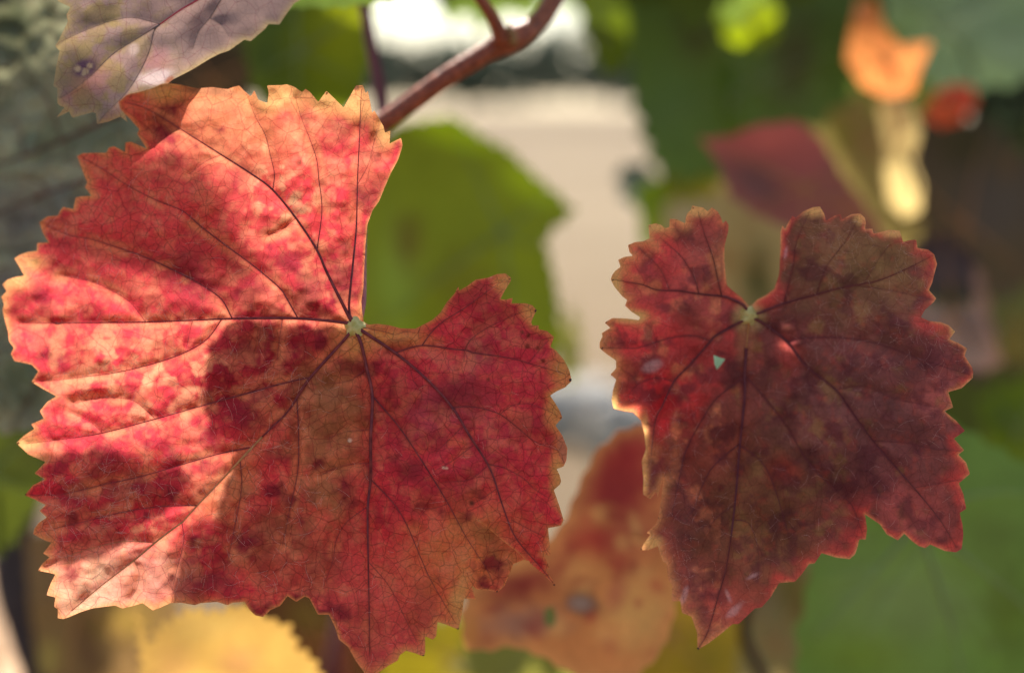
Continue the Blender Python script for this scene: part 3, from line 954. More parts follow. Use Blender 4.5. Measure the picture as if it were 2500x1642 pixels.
def br_depth(x, y):
    r2 = ((x - 1840) / 480) ** 2 + ((y - 860) / 420) ** 2
    z = 0.416 - 0.023 * np.clip(r2, 0, 1.1)
    z = z + 0.010 * np.clip((y - 1050) / 450, 0, 1.3) ** 1.5          # the long middle lobe hangs away
    z = z + 0.0024 * (fbm(x, y, 380, 51, 2) - 0.5) * 2
    z = z + 0.0018 * (1 - np.exp(-BR_GRID(x, y) / 28)) + 0.0024 * (fbm(x, y, 64, 52, 3) - 0.5)
    # left flank rolls back
    z = z + 0.007 * smooth(70, -60, x - (1620 + (y - 1150) * 0.12)) * smooth(960, 1080, y) * smooth(1600, 1380, y)
    return z


def br_color(x, y, ed):
    nA, nB, nC = fbm(x, y, 140, 81, 4), fbm(x, y, 50, 82, 4), fbm(x, y, 18, 83, 3)
    wp = (nB - 0.5) * 1.3
    c = np.tile(lin((112, 54, 48)), (len(x), 1))
    c = mix(c, lin((120, 90, 50)), blob(x, y, 2120, 640, 210, 140, 0, wp) * 0.75)
    c = mix(c, lin((112, 70, 64)), blob(x, y, 2050, 1000, 250, 160, 0, wp) * 0.7)
    c = mix(c, lin((118, 78, 44)), blob(x, y, 1850, 1260, 160, 200, 0, wp) * 0.7)
    c = mix(c, lin((222, 60, 60)), blob(x, y, 1590, 690, 190, 250, 0, wp) * 0.97)
    c = mix(c, lin((120, 78, 62)), blob(x, y, 1700, 640, 60, 120, 8, wp) * 0.6)
    c = mix(c, lin((104, 62, 58)), blob(x, y, 1590, 690, 56, 70, 0, wp) * 0.6)
    c = mix(c, lin((108, 60, 50)), blob(x, y, 1680, 780, 70, 80, 0, wp) * 0.7)
    c = mix(c, lin((196, 34, 38)), blob(x, y, 1600, 970, 110, 170, 15, wp) * 0.9)  # backlit red of the left strip put into the pigment
    c = mix(c, lin((112, 52, 48)), blob(x, y, 1600, 880, 130, 26, -8, wp) * 0.6)
    c = mix(c, lin((96, 46, 48)), blob(x, y, 1590, 1120, 22, 120, -3, wp) * 0.7)
    c = mix(c, lin((170, 70, 56)), blob(x, y, 1745, 1480, 90, 100, 20, wp) * 0.8)
    c = mix(c, lin((160, 70, 52)), blob(x, y, 1760, 1080, 60, 130, 30, wp) * 0.5)
    c = mix(c, lin((176, 76, 68)), blob(x, y, 2230, 1270, 110, 70, 25, wp) * 0.75)
    c = mix(c, lin((178, 88, 78)), blob(x, y, 2290, 960, 60, 60, 0, wp) * 0.7)
    c = mix(c, lin((150, 52, 46)), blob(x, y, 1790, 735, 40, 22, 40, wp) * 0.8)
    c = mix(c, lin((150, 52, 46)), blob(x, y, 1872, 738, 44, 20, -25, wp) * 0.8)
    c = mix(c, lin((176, 60, 50)), blob(x, y, 1925, 880, 36, 60, 0, wp) * 0.6)  # sun spot painted red into the pigment
    c = mix(c, lin((176, 60, 50)), blob(x, y, 1912, 1150, 40, 34, 0, wp) * 0.6)  # second, lower sun spot, painted likewise
    c = mix(c, lin((140, 112, 56)), smooth(0.56, 0.78, nB) * 0.35 * (x > 1780))
    c = mix(c, lin((222, 128, 80)), smooth(0.56, 0.78, nB) * 0.5 * (x < 1760))
    c = mix(c, lin((84, 36, 40)), smooth(0.5, 0.7, fbm(x, y, 44, 91, 4)) * 0.65)
    c = mix(c, lin((176, 66, 46)), smooth(0.56, 0.85, nC) * 0.25)
    c = c * (0.7 + 0.6 * smooth(0.22, 0.78, fbm(x, y, 70, 93, 5)))[:, None]
    wid = 4 + 24 * smooth(0.35, 0.75, fbm(x, y, 90, 95, 3))
    left = smooth(1800, 1700, x)
    c = mix(c, lin((206, 66, 56)), np.exp(-(ed / (wid * (1.1 + 0.3 * (y > 1050)))) ** 1.8) * (0.35 + 0.65 * smooth(0.3, 0.6, nB)) * (1 - left * 0.4))
    c = mix(c, lin((206, 140, 84)), np.exp(-(ed / 4.5) ** 1.5) * smooth(0.35, 0.65, nB))
    c = mix(c, lin((222, 150, 84)), np.exp(-(ed / (6 + 22 * nB)) ** 1.5) * left * 0.7)
    for cx, cy, rx, ry in [(1505, 690, 16, 40), (1545, 772, 40, 14), (1700, 515, 36, 14), (1600, 556, 24, 12), (1497, 980, 12, 34), (1575, 1080, 8, 60), (1572, 1170, 10, 40), (1590, 1325, 26, 18), (1995, 515, 34, 14), (2100, 535, 16, 14), (2180, 568, 30, 10), (2330, 808, 14, 12)]:
        c = mix(c, lin((224, 170, 94)), blob(x, y, cx, cy, rx, ry, 0, wp * 0.7) * 0.85)  # yellow rim spots; those down the left flank paint its sunlit edge
    c = mix(c, lin((196, 176, 108)), blob(x, y, 1830, 772, 34, 34, 0, wp * 0.5) * 0.85)
    c = mix(c, lin((170, 110, 74)), blob(x, y, 1822, 830, 22, 56, 4, wp * 0.5) * 0.6)
    # pale scars
    for cx, cy, rx, ry, a in [(1592, 892, 26, 14, -25), (1869, 613, 4, 12, -8), (1919, 613, 5, 14, 10), (1836, 1406, 18, 5, -25), (1790, 1490, 26, 8, -42), (1672, 1450, 7, 18, 20), (1776, 1450, 5, 18, -25)]:
        c = mix(c, lin((196, 150, 146)), blob(x, y, cx, cy, rx, ry, a, wp * 1.4, 0.7) * 0.5)
    near, dist = vein_field(BR_VEINS, x, y, 1.6)
    c = mix(c, lin((84, 26, 34)), near * 0.55)
    return c * np.array([1.36, 1.2, 1.22])


bronze = empty('vine_leaf', at(1830, 772, 0.41))
tag(bronze, 'bronze brown vine leaf with red rim, small torn hole below its yellow base', 'leaf')
build_blade('blade', BR_OUT, br_depth, br_color, M_BROWN, bronze, spacing=3.8, bstep=3.0, flat_seed=31.0,
            holes=[[(1742, 866), (1757, 872), (1771, 876), (1762, 888), (1750, 902), (1744, 888)]])
build_veins(BR_VEINS, br_depth, M_VEIN_B, bronze, scale=0.6)
hub_mesh('leaf_base', 1829, 771, 23, br_depth, bronze, M_HUB, 0.0010, 8)
pet = spline([tuple(at(1830, 774, 0.4175)), tuple(at(1836, 800, 0.43)), tuple(at(1850, 900, 0.50)), tuple(at(1862, 1000, 0.58)), tuple(at(1868, 1120, 0.67))], 0.006)
tube('petiole', pet, np.linspace(0.0011, 0.0017, len(pet)), M_PETIOLE, bronze, 10)
tips([(1492, 682, 6), (1466, 850, 6), (1691, 504, 5), (1533, 598, 4), (1583, 549, 4), (1509, 634, 3), (1476, 787, 4), (1704, 1585, 6), (1565, 1342, 5), (1607, 1266, 4), (2375, 921, 4), (1635, 535, 3)], br_depth, bronze, (1830, 772))


def br_hair_density(x, y):
    return np.clip(0.25 + 0.9 * smooth(1850, 2100, x) * smooth(1100, 700, y) + 0.8 * smooth(1750, 1600, x) * smooth(900, 1050, y), 0, 1)


hairs('hairs', BR_OUT, br_depth, 700, bronze, br_hair_density, 10, 44, 15, 0.34)

# ================================================================== the purple leaf at the top
PU_OUT = [(143, 4), (172, 18), (162, 37), (166, 53), (155, 75), (144, 97), (135, 113), (146, 125), (138, 159), (134, 185), (130, 210), (140, 216), (140, 253), (149, 260), (158, 262), (138, 287), (169, 272),
          (172, 280), (178, 288), (201, 281), (226, 274), (234, 276), (237, 303), (265, 297), (294, 285), (312, 299), (306, 280), (340, 262), (372, 240), (395, 214), (412, 203), (423, 194), (468, 171), (512, 144), (535, 132), (559, 124), (597, 97), (612, 101),
          (647, 71), (656, 59), (682, 60), (703, 29), (718, 9), (737, -2), (770, -60), (790, -130), (770, -230), (700, -330), (600, -390), (470, -400), (340, -350), (230, -260), (150, -150), (118, -60), (128, -20)]
PU_VEINS = [
    ([(760, -200), (650, -115), (560, -52), (482, 0), (438, 26), (390, 60)], 9, 6, [], M_VEIN_P),
    ([(390, 60), (376, 72)], 5, 4, [
        ([(390, 60), (335, 94), (276, 132), (218, 188), (173, 223), (145, 240)], 4, 1.2),
        ([(390, 60), (376, 76), (365, 123), (341, 176), (306, 229), (256, 279), (240, 300)], 4, 1.2),
        ([(392, 59), (329, 43), (294, 46), (247, 59), (170, 91), (138, 113)], 3.2, 1)], M_VEIN_D),
    ([(600, -80), (560, -30), (535, 6), (512, 44), (485, 76), (470, 120)], 3.5, 1.2, [([(512, 44), (540, 60), (560, 90)], 2, 1)], M_VEIN_D),
]
PU_GRID = VGrid(PU_VEINS, PU_OUT)


def pu_depth(x, y):
    z = 0.3830 - 0.010 * np.clip((x - 460) / 200, 0, 1.5) ** 1.2 + 0.003 * np.clip((60 - y) / 300, 0, 1)
    z = z + 0.002 * (fbm(x, y, 240, 61, 2) - 0.5) * 2 + 0.0011 * (1 - np.exp(-PU_GRID(x, y) / 26)) + 0.0012 * (fbm(x, y, 60, 62, 2) - 0.5)
    return z


def pu_color(x, y, ed):
    nA, nB, nC = fbm(x, y, 120, 63, 4), fbm(x, y, 40, 64, 4), fbm(x, y, 13, 65, 3)
    wp = (nB - 0.5) * 1.3
    c = np.tile(lin((158, 130, 120)), (len(x), 1))
    c = mix(c, lin((156, 134, 84)), smooth(0.38, 0.6, nB) * smooth(520, 240, x) * 0.9)
    c = mix(c, lin((142, 112, 104)), smooth(0.45, 0.7, nA) * 0.5)
    c = mix(c, lin((160, 142, 78)), smooth(0.5, 0.7, nC) * 0.3 * smooth(460, 250, x))
    c = mix(c, lin((190, 124, 110)), blob(x, y, 215, 200, 70, 46, -30, wp) * 0.6)
    c = mix(c, lin((176, 112, 116)), blob(x, y, 380, 150, 36, 30, 0, wp) * 0.6)
    c = mix(c, lin((196, 170, 110)), np.exp(-(ed / (7 + 8 * nA)) ** 1.5) * 0.85)
    c = mix(c, lin((92, 58, 86)), blob(x, y, 206, 165, 36, 24, -25, wp * 0.4, 0.5) * 0.9)
    for cx, cy, r in [(189, 168, 9), (209, 174, 9), (219, 161, 8), (203, 181, 5)]:
        c = mix(c, lin((190, 164, 124)), blob(x, y, cx, cy, r, r, 0, wp * 0.5, 0.4))
    c = mix(c, lin((226, 206, 200)), blob(x, y, 380, 190, 50, 20, -12, wp * 0.6, 0.5) * 0.85)
    c = mix(c, lin((206, 182, 172)), blob(x, y, 328, 120, 14, 16, 0, wp * 0.5, 0.5) * 0.6)
    c = mix(c, lin((180, 96, 52)), blob(x, y, 414, 196, 14, 9, -40, None, 0.5) * 0.8)
    near, dist = vein_field(PU_VEINS, x, y, 1.4)
    c = mix(c, lin((92, 66, 70)), near * 0.5)
    return c * np.array([0.72, 0.66, 0.68])


purple = empty('vine_leaf', at(640, -120, 0.415))
tag(purple, 'purple grey vine leaf with olive mottling, a crimson midrib and a spotted blemish', 'leaf')
build_blade('blade', PU_OUT, pu_depth, pu_color, M_PURPLE, purple, spacing=4.2, bstep=3.0, flat_seed=57.0)
build_veins(PU_VEINS, pu_depth, M_VEIN_B, purple, scale=0.75)
pet = spline([tuple(at(760, -200, 0.375)), tuple(at(785, -330, 0.372)), tuple(at(800, -480, 0.370)), tuple(at(800, -640, 0.368)), tuple(at(790, -800, 0.366))], 0.006)
tube('petiole', pet, np.linspace(0.0011, 0.0015, len(pet)), M_PETIOLE, purple, 10)

def stones():
    r = np.random.default_rng(19)
    spec = [(0.24, 6.9, 0.16, 'flat pale grey stone on the soil'), (0.40, 6.6, 0.13, 'broken grey stone leaning by the flat one'), (0.30, 6.1, 0.10, 'dark small stone in front of the flat grey one'),
            (0.16, 6.3, 0.09, 'rounded stone nearest the scarlet leaf edge gap'), (0.47, 6.2, 0.12, 'dark angular stone half hidden by the blotched leaf')]
    for k, (x, y, s_, lab) in enumerate(spec):
        bm = bmesh.new()
        bmesh.ops.create_icosphere(bm, subdivisions=3, radius=s_)
        for v in bm.verts:
            n = vnoise(v.co.x * 100 + 50 * k, v.co.y * 100 + v.co.z * 70, 9, 40 + k)
            v.co *= 0.75 + 0.5 * n
            v.co.z *= 0.55
            v.co.y *= 0.8
        me = bpy.data.meshes.new('stone')
        bm.to_mesh(me)
        bm.free()
        me.materials.append(M_GREY if k in (0, 1) else M_DARKSTONE)
        o = bpy.data.objects.new('stone', me)
        COL.objects.link(o)
        o.location = (x, y, s_ * 0.3)
        tag(o, lab, 'stone')


stones()

# ================================================================== canes and stems
def stem_path(pts, step=0.006):
    """pts: (x, y, z) in frame pixels and metres from the lens"""
    return spline([tuple(at(x, y, zmap(z))) for x, y, z in pts], step)


cane = empty('vine_cane', at(560, 1000, 0.49))
tag(cane, 'reddish brown vine cane with a swollen node, slanting above the green leaf', 'cane')
p = stem_path([(1420, -160, 0.446), (1365, -30, 0.444), (1325, 40, 0.442), (1278, 80, 0.44), (1232, 103, 0.439), (1113, 173, 0.438), (1008, 247, 0.438), (925, 305, 0.438), (862, 330, 0.44), (780, 450, 0.452),
               (790, 640, 0.47), (820, 900, 0.488), (840, 1250, 0.505), (845, 1500, 0.515), (850, 1760, 0.53)], 0.0025)
N = len(p)
nodep = at(1245, 98, zmap(0.4395))
dd = np.linalg.norm(p - nodep, axis=1)
r = np.linspace(0.0026, 0.0023, N) + 0.0010 * np.exp(-(dd / 0.0045) ** 2)
tube('main_stem', p, r, M_CANE, cane, 16, jitter=0.02)
p = stem_path([(1228, 104, 0.437), (1216, 70, 0.436), (1195, 30, 0.435), (1160, -20, 0.434), (1120, -80, 0.434), (1060, -180, 0.436)], 0.0025)
tube('side_shoot', p, np.linspace(0.0017, 0.0011, len(p)) + 0.0007 * np.exp(-np.linspace(0, 8, len(p))), M_CANE, cane, 12, jitter=0.02)
for k, (bx, by, br) in enumerate([(1243, 62, 0.0010), (1232, 72, 0.0009), (1252, 76, 0.0012)]):
    q = stem_path([(bx - 3, by + 26, 0.437), (bx, by + 8, 0.4362), (bx + 2, by - 6, 0.436)], 0.0008)
    tube('bud_scale', q, np.linspace(br * 1.3, br * 0.3, len(q)), M_BUD, cane, 9, jitter=0.1)

p = stem_path([(870, -160, 0.475), (886, -10, 0.474), (905, 105, 0.472), (925, 205, 0.47), (936, 290, 0.468), (930, 340, 0.462), (900, 380, 0.452), (850, 350, 0.4415)], 0.003)
o = tube('leaf_stalk', p, np.linspace(0.0015, 0.0020, len(p)), M_REDSTEM, None, 12, jitter=0.03)
tag(o, 'thin dusky red leaf stalk rising beside the bright sky gap', 'stalk')

p = stem_path([(130, 980, 0.66), (110, 1090, 0.65), (55, 1230, 0.64), (28, 1380, 0.63), (70, 1540, 0.62), (150, 1760, 0.61), (300, 2300, 0.6)], 0.006)
o = tube('vine_cane', p, np.linspace(0.0085, 0.0105, len(p)), M_DARKCANE, None, 12, jitter=0.06)
tag(o, 'dark brown bent cane in the shade below the crinkled green leaf', 'cane')

p = stem_path([(1868, 1090, 0.516), (1862, 1250, 0.53), (1830, 1450, 0.545), (1815, 1545, 0.55), (1860, 1640, 0.553), (1960, 1800, 0.56)], 0.005)
o = tube('vine_cane', p, np.linspace(0.0016, 0.0024, len(p)), M_DARKCANE, None, 10, jitter=0.05)
tag(o, 'dark cane behind the bronze leaf, crossing the olive undergrowth', 'cane')

p = stem_path([(860, 1380, 0.6), (845, 1500, 0.6), (825, 1600, 0.6), (800, 1760, 0.61)], 0.005)
o = tube('leaf_stalk', p, np.linspace(0.0042, 0.006, len(p)), M_REDSTEM, None, 10, jitter=0.04)
tag(o, 'deep red stalk in the dark gap beside the yellow leaf', 'stalk')


# ================================================================== leaves out of focus
def serrate(poly, tooth, amp, seed):
    r = np.random.default_rng(seed)
    b = resample(poly, 6, True)
    nxt, prv = np.roll(b, -2, 0), np.roll(b, 2, 0)
    t = nxt - prv
    t /= np.linalg.norm(t, axis=1)[:, None] + 1e-9
    n = np.stack([t[:, 1], -t[:, 0]], 1)
    area = np.sum(b[:, 0] * np.roll(b[:, 1], -1) - np.roll(b[:, 0], -1) * b[:, 1])
    if area < 0:
        n = -n
    s = np.concatenate([[0], np.cumsum(np.hypot(*np.diff(b, axis=0).T))])
    ph = s / tooth + 0.35 * np.sin(s / tooth * 0.37 + seed)
    f = ph - np.floor(ph)
    saw = np.where(f < 0.62, f / 0.62, (1 - f) / 0.38)
    big_ = 0.65 + 0.5 * vnoise(s, s * 0, tooth * 2.2, seed + 3)
    return (b + n * ((saw - 0.45) * amp * big_)[:, None]).tolist()


BG_SEED = [100]


def back_leaf(label, outline, z, base, blobs=(), tilt=(0, 0), curve=0.006, teeth=(46, 20), mat=None, edge=None, spacing=16, stalk=None, veins=None,
              vmat=None, var=0.18, holes=(), group=None, crinkle=0.0, shift=None, disp=True, gain=1.0, zfn=None):
    BG_SEED[0] += 7
    sd = BG_SEED[0]
    poly = D(outline) if disp else list(outline)
    sc = DS if disp else 1.0
    z = zmap(z) if disp else z
    out = serrate(poly, teeth[0], teeth[1], sd) if teeth else poly
    ctr = np.mean(np.asarray(poly), 0)
    ext = np.ptp(np.asarray(poly), axis=0).max()
    vpig = 0.35 if vmat is M_VEIN_G else -0.3
    if veins is None and disp and ext > 110 and zfn is None:
        vr = np.random.default_rng(sd + 9)
        pa = resample(poly, 6, True)
        hb = np.array([stalk[0] * sc, stalk[1] * sc]) if stalk else ctr + (pa[vr.integers(len(pa))] - ctr) * 0.25
        veins, vpig = [], -0.12
        a0 = vr.uniform(0, 6.28)
        for k in range(5):
            an = a0 + (k - 2) * 1.05
            dv = pa - hb
            e = pa[np.argmax((dv @ np.array([math.cos(an), math.sin(an)])) / (np.linalg.norm(dv, axis=1) + 1e-6) + 0.0005 * np.linalg.norm(dv, axis=1))]
            md = (hb + e) / 2 + vr.normal(0, 6, 2)
            veins.append(([tuple(hb), tuple(md), tuple(hb + (e - hb) * 0.93)], 5, 1.5, [], None))
        vmat = M_VEIN_L if base[0] > base[1] * 1.1 else M_VEIN_G
    grid = VGrid(veins, poly, 10) if veins else None

    def depth(x, y):
        if zfn is not None:
            return zfn(x, y)
        u, v = (x - ctr[0]) / 1000, (y - ctr[1]) / 1000
        q = z + tilt[0] * u + tilt[1] * v + curve * (((x - ctr[0]) ** 2 + (y - ctr[1]) ** 2) / (ext / 2) ** 2 - 0.4)
        q = q + 0.010 * (fbm(x, y, ext * 0.5, sd, 2) - 0.5)
        if crinkle:
            q = q + crinkle * (fbm(x, y, 80, sd + 2, 3) - 0.5)
        if grid is not None:
            q = q + 0.0018 * (1 - np.exp(-grid(x, y) / 35)) * (-1 if crinkle else 1)
        return q

    def color(x, y, ed):
        n1, n2 = fbm(x, y, 150, sd + 5, 3), fbm(x, y, 45, sd + 6, 3)
        c = np.tile(lin(base), (len(x), 1))
        for (cx, cy, rx, ry, a, col, al) in blobs:
            c = mix(c, lin(col), blob(x, y, cx * sc, cy * sc, rx * sc, ry * sc, a, (n2 - 0.5) * 0.8) * al)
        if edge is not None:
            c = mix(c, lin(edge), np.exp(-(ed / (16 + 14 * n1)) ** 1.5) * 0.8)
        c = c * (1 + var * 2 * ((n1 - 0.5) + 0.7 * (n2 - 0.5)))[:, None]
        if veins:
            near, _ = vein_field(veins, x, y, 3)
            c = c * (1 + vpig * near)[:, None]
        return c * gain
    root = empty('vine_leaf', at(ctr[0], ctr[1], z + 0.004))
    tag(root, label, 'leaf', group)
    off = None
    hl = [[(x * sc, y * sc) for x, y in h] for h in holes]
    bl = build_blade('blade', out, depth, color, mat or M_BACK, root, spacing=spacing, bstep=7, holes=hl, flat_seed=sd * 1.7)
    if veins:
        build_veins(veins, depth, vmat or M_VEIN_B, root, lift=0.0003, scale=1.0)
    hx, hy = (stalk[0] * sc, stalk[1] * sc) if stalk else ctr
    zz = float(depth(np.array([hx]), np.array([hy]))[0])
    ln = stalk[2] if stalk and len(stalk) > 2 else 0.014
    q = spline([tuple(at(hx, hy, zz + 0.0006)), tuple(at(hx + 4, hy - 10, zz + ln * 0.5)), tuple(at(hx + 10, hy + 4, zz + ln))], 0.004)
    pt = tube('petiole', q, np.linspace(0.0010, 0.0014, len(q)), M_PETIOLE, root, 8)
    if shift is not None:
        s = Vector(SUN_DIR * shift)
        for o_ in [root]:
            o_.location = o_.location + s
    return root


GR = (92, 100, 78)
crk_veins = [([(330, 260), (180, 330), (60, 380), (-90, 420)], 8, 3, [([(240, 300), (200, 210), (190, 120)], 5, 2), ([(150, 345), (120, 250), (60, 180)], 5, 2), ([(60, 380), (40, 300), (-30, 260)], 4, 2)], None),
             ([(360, 340), (230, 430), (120, 470), (0, 520), (-90, 560)], 8, 3, [([(250, 420), (170, 390), (110, 385)], 4, 2), ([(130, 466), (60, 430), (-20, 440)], 4, 2)], None),
             ([(330, 480), (200, 600), (100, 720), (20, 800), (-80, 900)], 7, 3, [([(220, 580), (140, 590), (40, 610)], 5, 2), ([(120, 700), (60, 690), (-30, 710)], 4, 2)], None),
             ([(280, 650), (160, 820), (80, 960), (20, 1050)], 6, 3, [([(170, 800), (90, 830), (0, 850)], 4, 2)], None)]
back_leaf('grey green crinkled vine leaf with sunken veins, behind the large scarlet leaf',
          [(-160, -90), (40, -120), (150, -60), (330, 60), (380, 220), (370, 420), (320, 640), (220, 860), (110, 980), (20, 1010), (-100, 960), (-190, 700), (-210, 300)], 0.462, (156, 154, 120),
          [(20, 60, 120, 120, 0, (54, 66, 34), 0.8), (60, 500, 130, 90, -20, (112, 104, 100), 0.7), (20, 660, 60, 50, 0, (116, 106, 108), 0.7), (100, 330, 120, 60, -30, (104, 118, 88), 0.6), (40, 880, 90, 90, 0, (76, 94, 62), 0.7),
           (250, 320, 60, 60, 0, (88, 104, 74), 0.6)],
          curve=0.004, teeth=(60, 18), mat=M_GLOSS, veins=crk_veins, vmat=M_VEIN_B, crinkle=0.018, spacing=8, var=0.25)
back_leaf('dark olive leaf in shade, peeking out under the crinkled leaf',
          [(-120, 960), (60, 950), (110, 1060), (95, 1160), (30, 1260), (-60, 1330), (-160, 1300)], 0.54, (66, 74, 14), [(70, 1040, 60, 60, 0, (40, 40, 12), 0.7)], mat=M_BACK, gain=0.8)
back_leaf('bright yellow green leaf hanging behind the purple leaf',
          [(570, -120), (700, -160), (850, -120), (872, 20), (862, 140), (830, 240), (740, 300), (640, 280), (585, 200), (560, 60)], 0.56, (98, 112, 14),
          [(800, 40, 90, 140, 0, (138, 146, 10), 0.9), (620, 120, 60, 120, 0, (66, 82, 24), 0.9), (640, 10, 60, 60, 0, (72, 92, 30), 0.7)], teeth=(50, 14))
back_leaf('blackish brown leaf added for the dark gap under the purple leaf',
          [(380, 20), (560, 40), (600, 140), (560, 260), (430, 300), (330, 220)], 0.66, (40, 28, 16), [(560, 80, 40, 40, 0, (56, 60, 30), 0.6)], mat=M_BACK, gain=0.6)  # blackish colour paints the darkness of the gap
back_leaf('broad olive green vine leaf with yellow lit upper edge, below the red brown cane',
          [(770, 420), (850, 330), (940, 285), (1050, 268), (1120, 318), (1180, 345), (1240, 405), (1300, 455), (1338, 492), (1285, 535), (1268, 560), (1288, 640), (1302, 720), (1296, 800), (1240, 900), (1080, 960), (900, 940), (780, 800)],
          0.60, (98, 106, 14), [(1050, 300, 120, 40, 15, (150, 172, 10), 0.9), (1230, 420, 90, 40, 40, (142, 160, 12), 0.8), (920, 640, 50, 120, 0, (110, 128, 36), 0.8), (950, 560, 40, 70, 0, (80, 62, 14), 0.8),  # upper edge blobs paint the sunlit yellow green into the colour
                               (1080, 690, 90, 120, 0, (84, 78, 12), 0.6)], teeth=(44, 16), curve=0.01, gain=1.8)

# right-hand group
RG = 'blurred leaves behind the bronze leaf'
back_leaf('small olive green leaf at the edge of the bright sky gap',
          [(1345, -40), (1420, -40), (1460, 40), (1462, 120), (1440, 175), (1400, 170), (1370, 110), (1345, 30)], 0.66, (92, 108, 12), [(1400, 20, 50, 40, 0, (80, 96, 30), 0.7)], teeth=(40, 14))
back_leaf('large dark green drooping leaf beside the sandy field gap',
          [(1440, -80), (2010, -80), (2020, 100), (1990, 220), (1900, 290), (1800, 320), (1700, 400), (1600, 425), (1530, 400), (1495, 330), (1475, 250), (1465, 150), (1450, 60)], 0.68, (72, 92, 34),
          [(1620, 60, 50, 110, 0, (62, 58, 34), 0.8), (1850, 140, 60, 140, 0, (56, 46, 22), 0.85), (1560, 250, 90, 120, 0, (74, 96, 48), 0.7), (1960, 100, 70, 160, 0, (60, 76, 14), 0.8)], teeth=(70, 26), curve=0.012, gain=1.5)
back_leaf('lime yellow sunlit leaf glowing among the dark green leaves',
          [(1655, -60), (1790, -70), (1815, 20), (1806, 90), (1750, 116), (1690, 100), (1662, 40)], 0.665, (156, 174, 10), [(1680, 30, 40, 70, 0, (96, 122, 20), 0.8)], teeth=(36, 12), gain=0.85)
back_leaf('narrow fresh green leaf strip hanging down among the dark leaves',
          [(1670, 150), (1708, 140), (1716, 220), (1722, 310), (1690, 330), (1672, 260)], 0.665, (100, 128, 24), teeth=(40, 6), gain=0.75)
back_leaf('grey green leaf facing the sky above the small red leaf',
          [(2040, -80), (2440, -80), (2440, 170), (2340, 200), (2250, 215), (2160, 200), (2110, 120), (2060, 40)], 0.66, (88, 108, 70),
          [(2250, 40, 110, 40, -20, (104, 122, 90), 0.7), (2350, 110, 80, 50, 0, (98, 116, 86), 0.6), (2110, 60, 50, 60, 0, (66, 84, 40), 0.7)], mat=M_GLOSS, teeth=(80, 18))
back_leaf('near black green leaf added for the dark gap by the small red leaf',
          [(2270, 170), (2450, 160), (2450, 470), (2370, 480), (2300, 400), (2250, 280)], 0.78, (40, 46, 12), gain=0.55)  # near-black colour stands for the shade in the gap
back_leaf('orange vine leaf with pointed lobes held up over the tan curled leaf',
          [(1992, 5), (2036, 0), (2052, 60), (2092, 108), (2165, 98), (2135, 165), (2120, 215), (2060, 225), (2005, 200), (1966, 140), (1978, 70)], 0.625, (226, 132, 66), [(2080, 180, 60, 30, 0, (216, 110, 54), 0.7)], teeth=(30, 7), spacing=10)
back_leaf('cream yellow curled dry leaf hanging in a long strip under the orange leaf',
          [(2034, 190), (2112, 184), (2122, 250), (2140, 300), (2130, 345), (2122, 375), (2142, 430), (2138, 490), (2102, 506), (2066, 470), (2056, 400), (2058, 340), (2044, 270)], 0.635, (216, 184, 112), [(2090, 350, 40, 26, 0, (176, 142, 80), 0.7)],
          teeth=(30, 5), curve=0.01, spacing=10, gain=0.85)
back_leaf('long tan brown withered leaf slanting behind the cream leaf',
          [(1930, 200), (2000, 200), (2050, 280), (2090, 380), (2150, 520), (2090, 560), (2020, 460), (1960, 370), (1920, 290)], 0.70, (160, 132, 66), [(1930, 330, 40, 60, 0, (150, 150, 30), 0.7)], teeth=(60, 10))
back_leaf('small vermilion leaf glowing against the dark green shade',
          [(2142, 262), (2178, 212), (2215, 196), (2262, 200), (2272, 240), (2240, 280), (2185, 296)], 0.65, (216, 80, 46), teeth=(30, 8), spacing=10, gain=1.3)
back_leaf('arched maroon leaf with rosy upper half, just above the bronze leaf notch',
          [(1628, 322), (1690, 318), (1760, 290), (1850, 280), (1905, 318), (1960, 410), (2030, 500), (2070, 570), (2000, 620), (1900, 590), (1830, 530), (1750, 495), (1695, 455), (1668, 380)], 0.57, (122, 66, 58),
          [(1800, 320, 150, 55, 0, (184, 84, 72), 0.95), (1860, 380, 60, 70, 60, (150, 70, 62), 0.7), (1760, 430, 70, 40, 30, (80, 56, 56), 0.7), (2000, 500, 50, 90, -35, (132, 76, 52), 0.8), (1640, 330, 30, 20, 0, (190, 96, 76), 0.7)], teeth=(60, 8), curve=0.012, gain=1.5)
back_leaf('olive brown shaded leaf beyond the cream dry strip',
          [(2120, 270), (2300, 280), (2420, 400), (2450, 620), (2330, 700), (2180, 640), (2120, 500), (2090, 380)], 0.74, (92, 74, 50), [(2260, 330, 90, 60, 0, (70, 62, 20), 0.8), (2300, 480, 100, 90, 0, (94, 80, 68), 0.8), (2340, 380, 30, 40, 0, (120, 90, 50), 0.7)], gain=0.85)
back_leaf('dusky plum leaf with tan rim, behind the right edge of the bronze leaf',
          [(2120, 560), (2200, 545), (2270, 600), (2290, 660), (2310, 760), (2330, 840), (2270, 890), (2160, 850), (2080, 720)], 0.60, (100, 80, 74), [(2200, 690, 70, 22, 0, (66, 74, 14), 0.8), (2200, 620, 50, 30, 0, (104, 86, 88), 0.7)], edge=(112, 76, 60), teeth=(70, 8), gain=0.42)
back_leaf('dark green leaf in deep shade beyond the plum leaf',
          [(2240, 520), (2460, 480), (2460, 950), (2330, 930), (2260, 880), (2230, 700)], 0.80, (58, 58, 22), [(2350, 870, 60, 50, 0, (20, 18, 8), 0.9), (2350, 790, 40, 50, 0, (100, 74, 20), 0.6)], gain=0.6)  # black blob paints in the dark gap low on the leaf
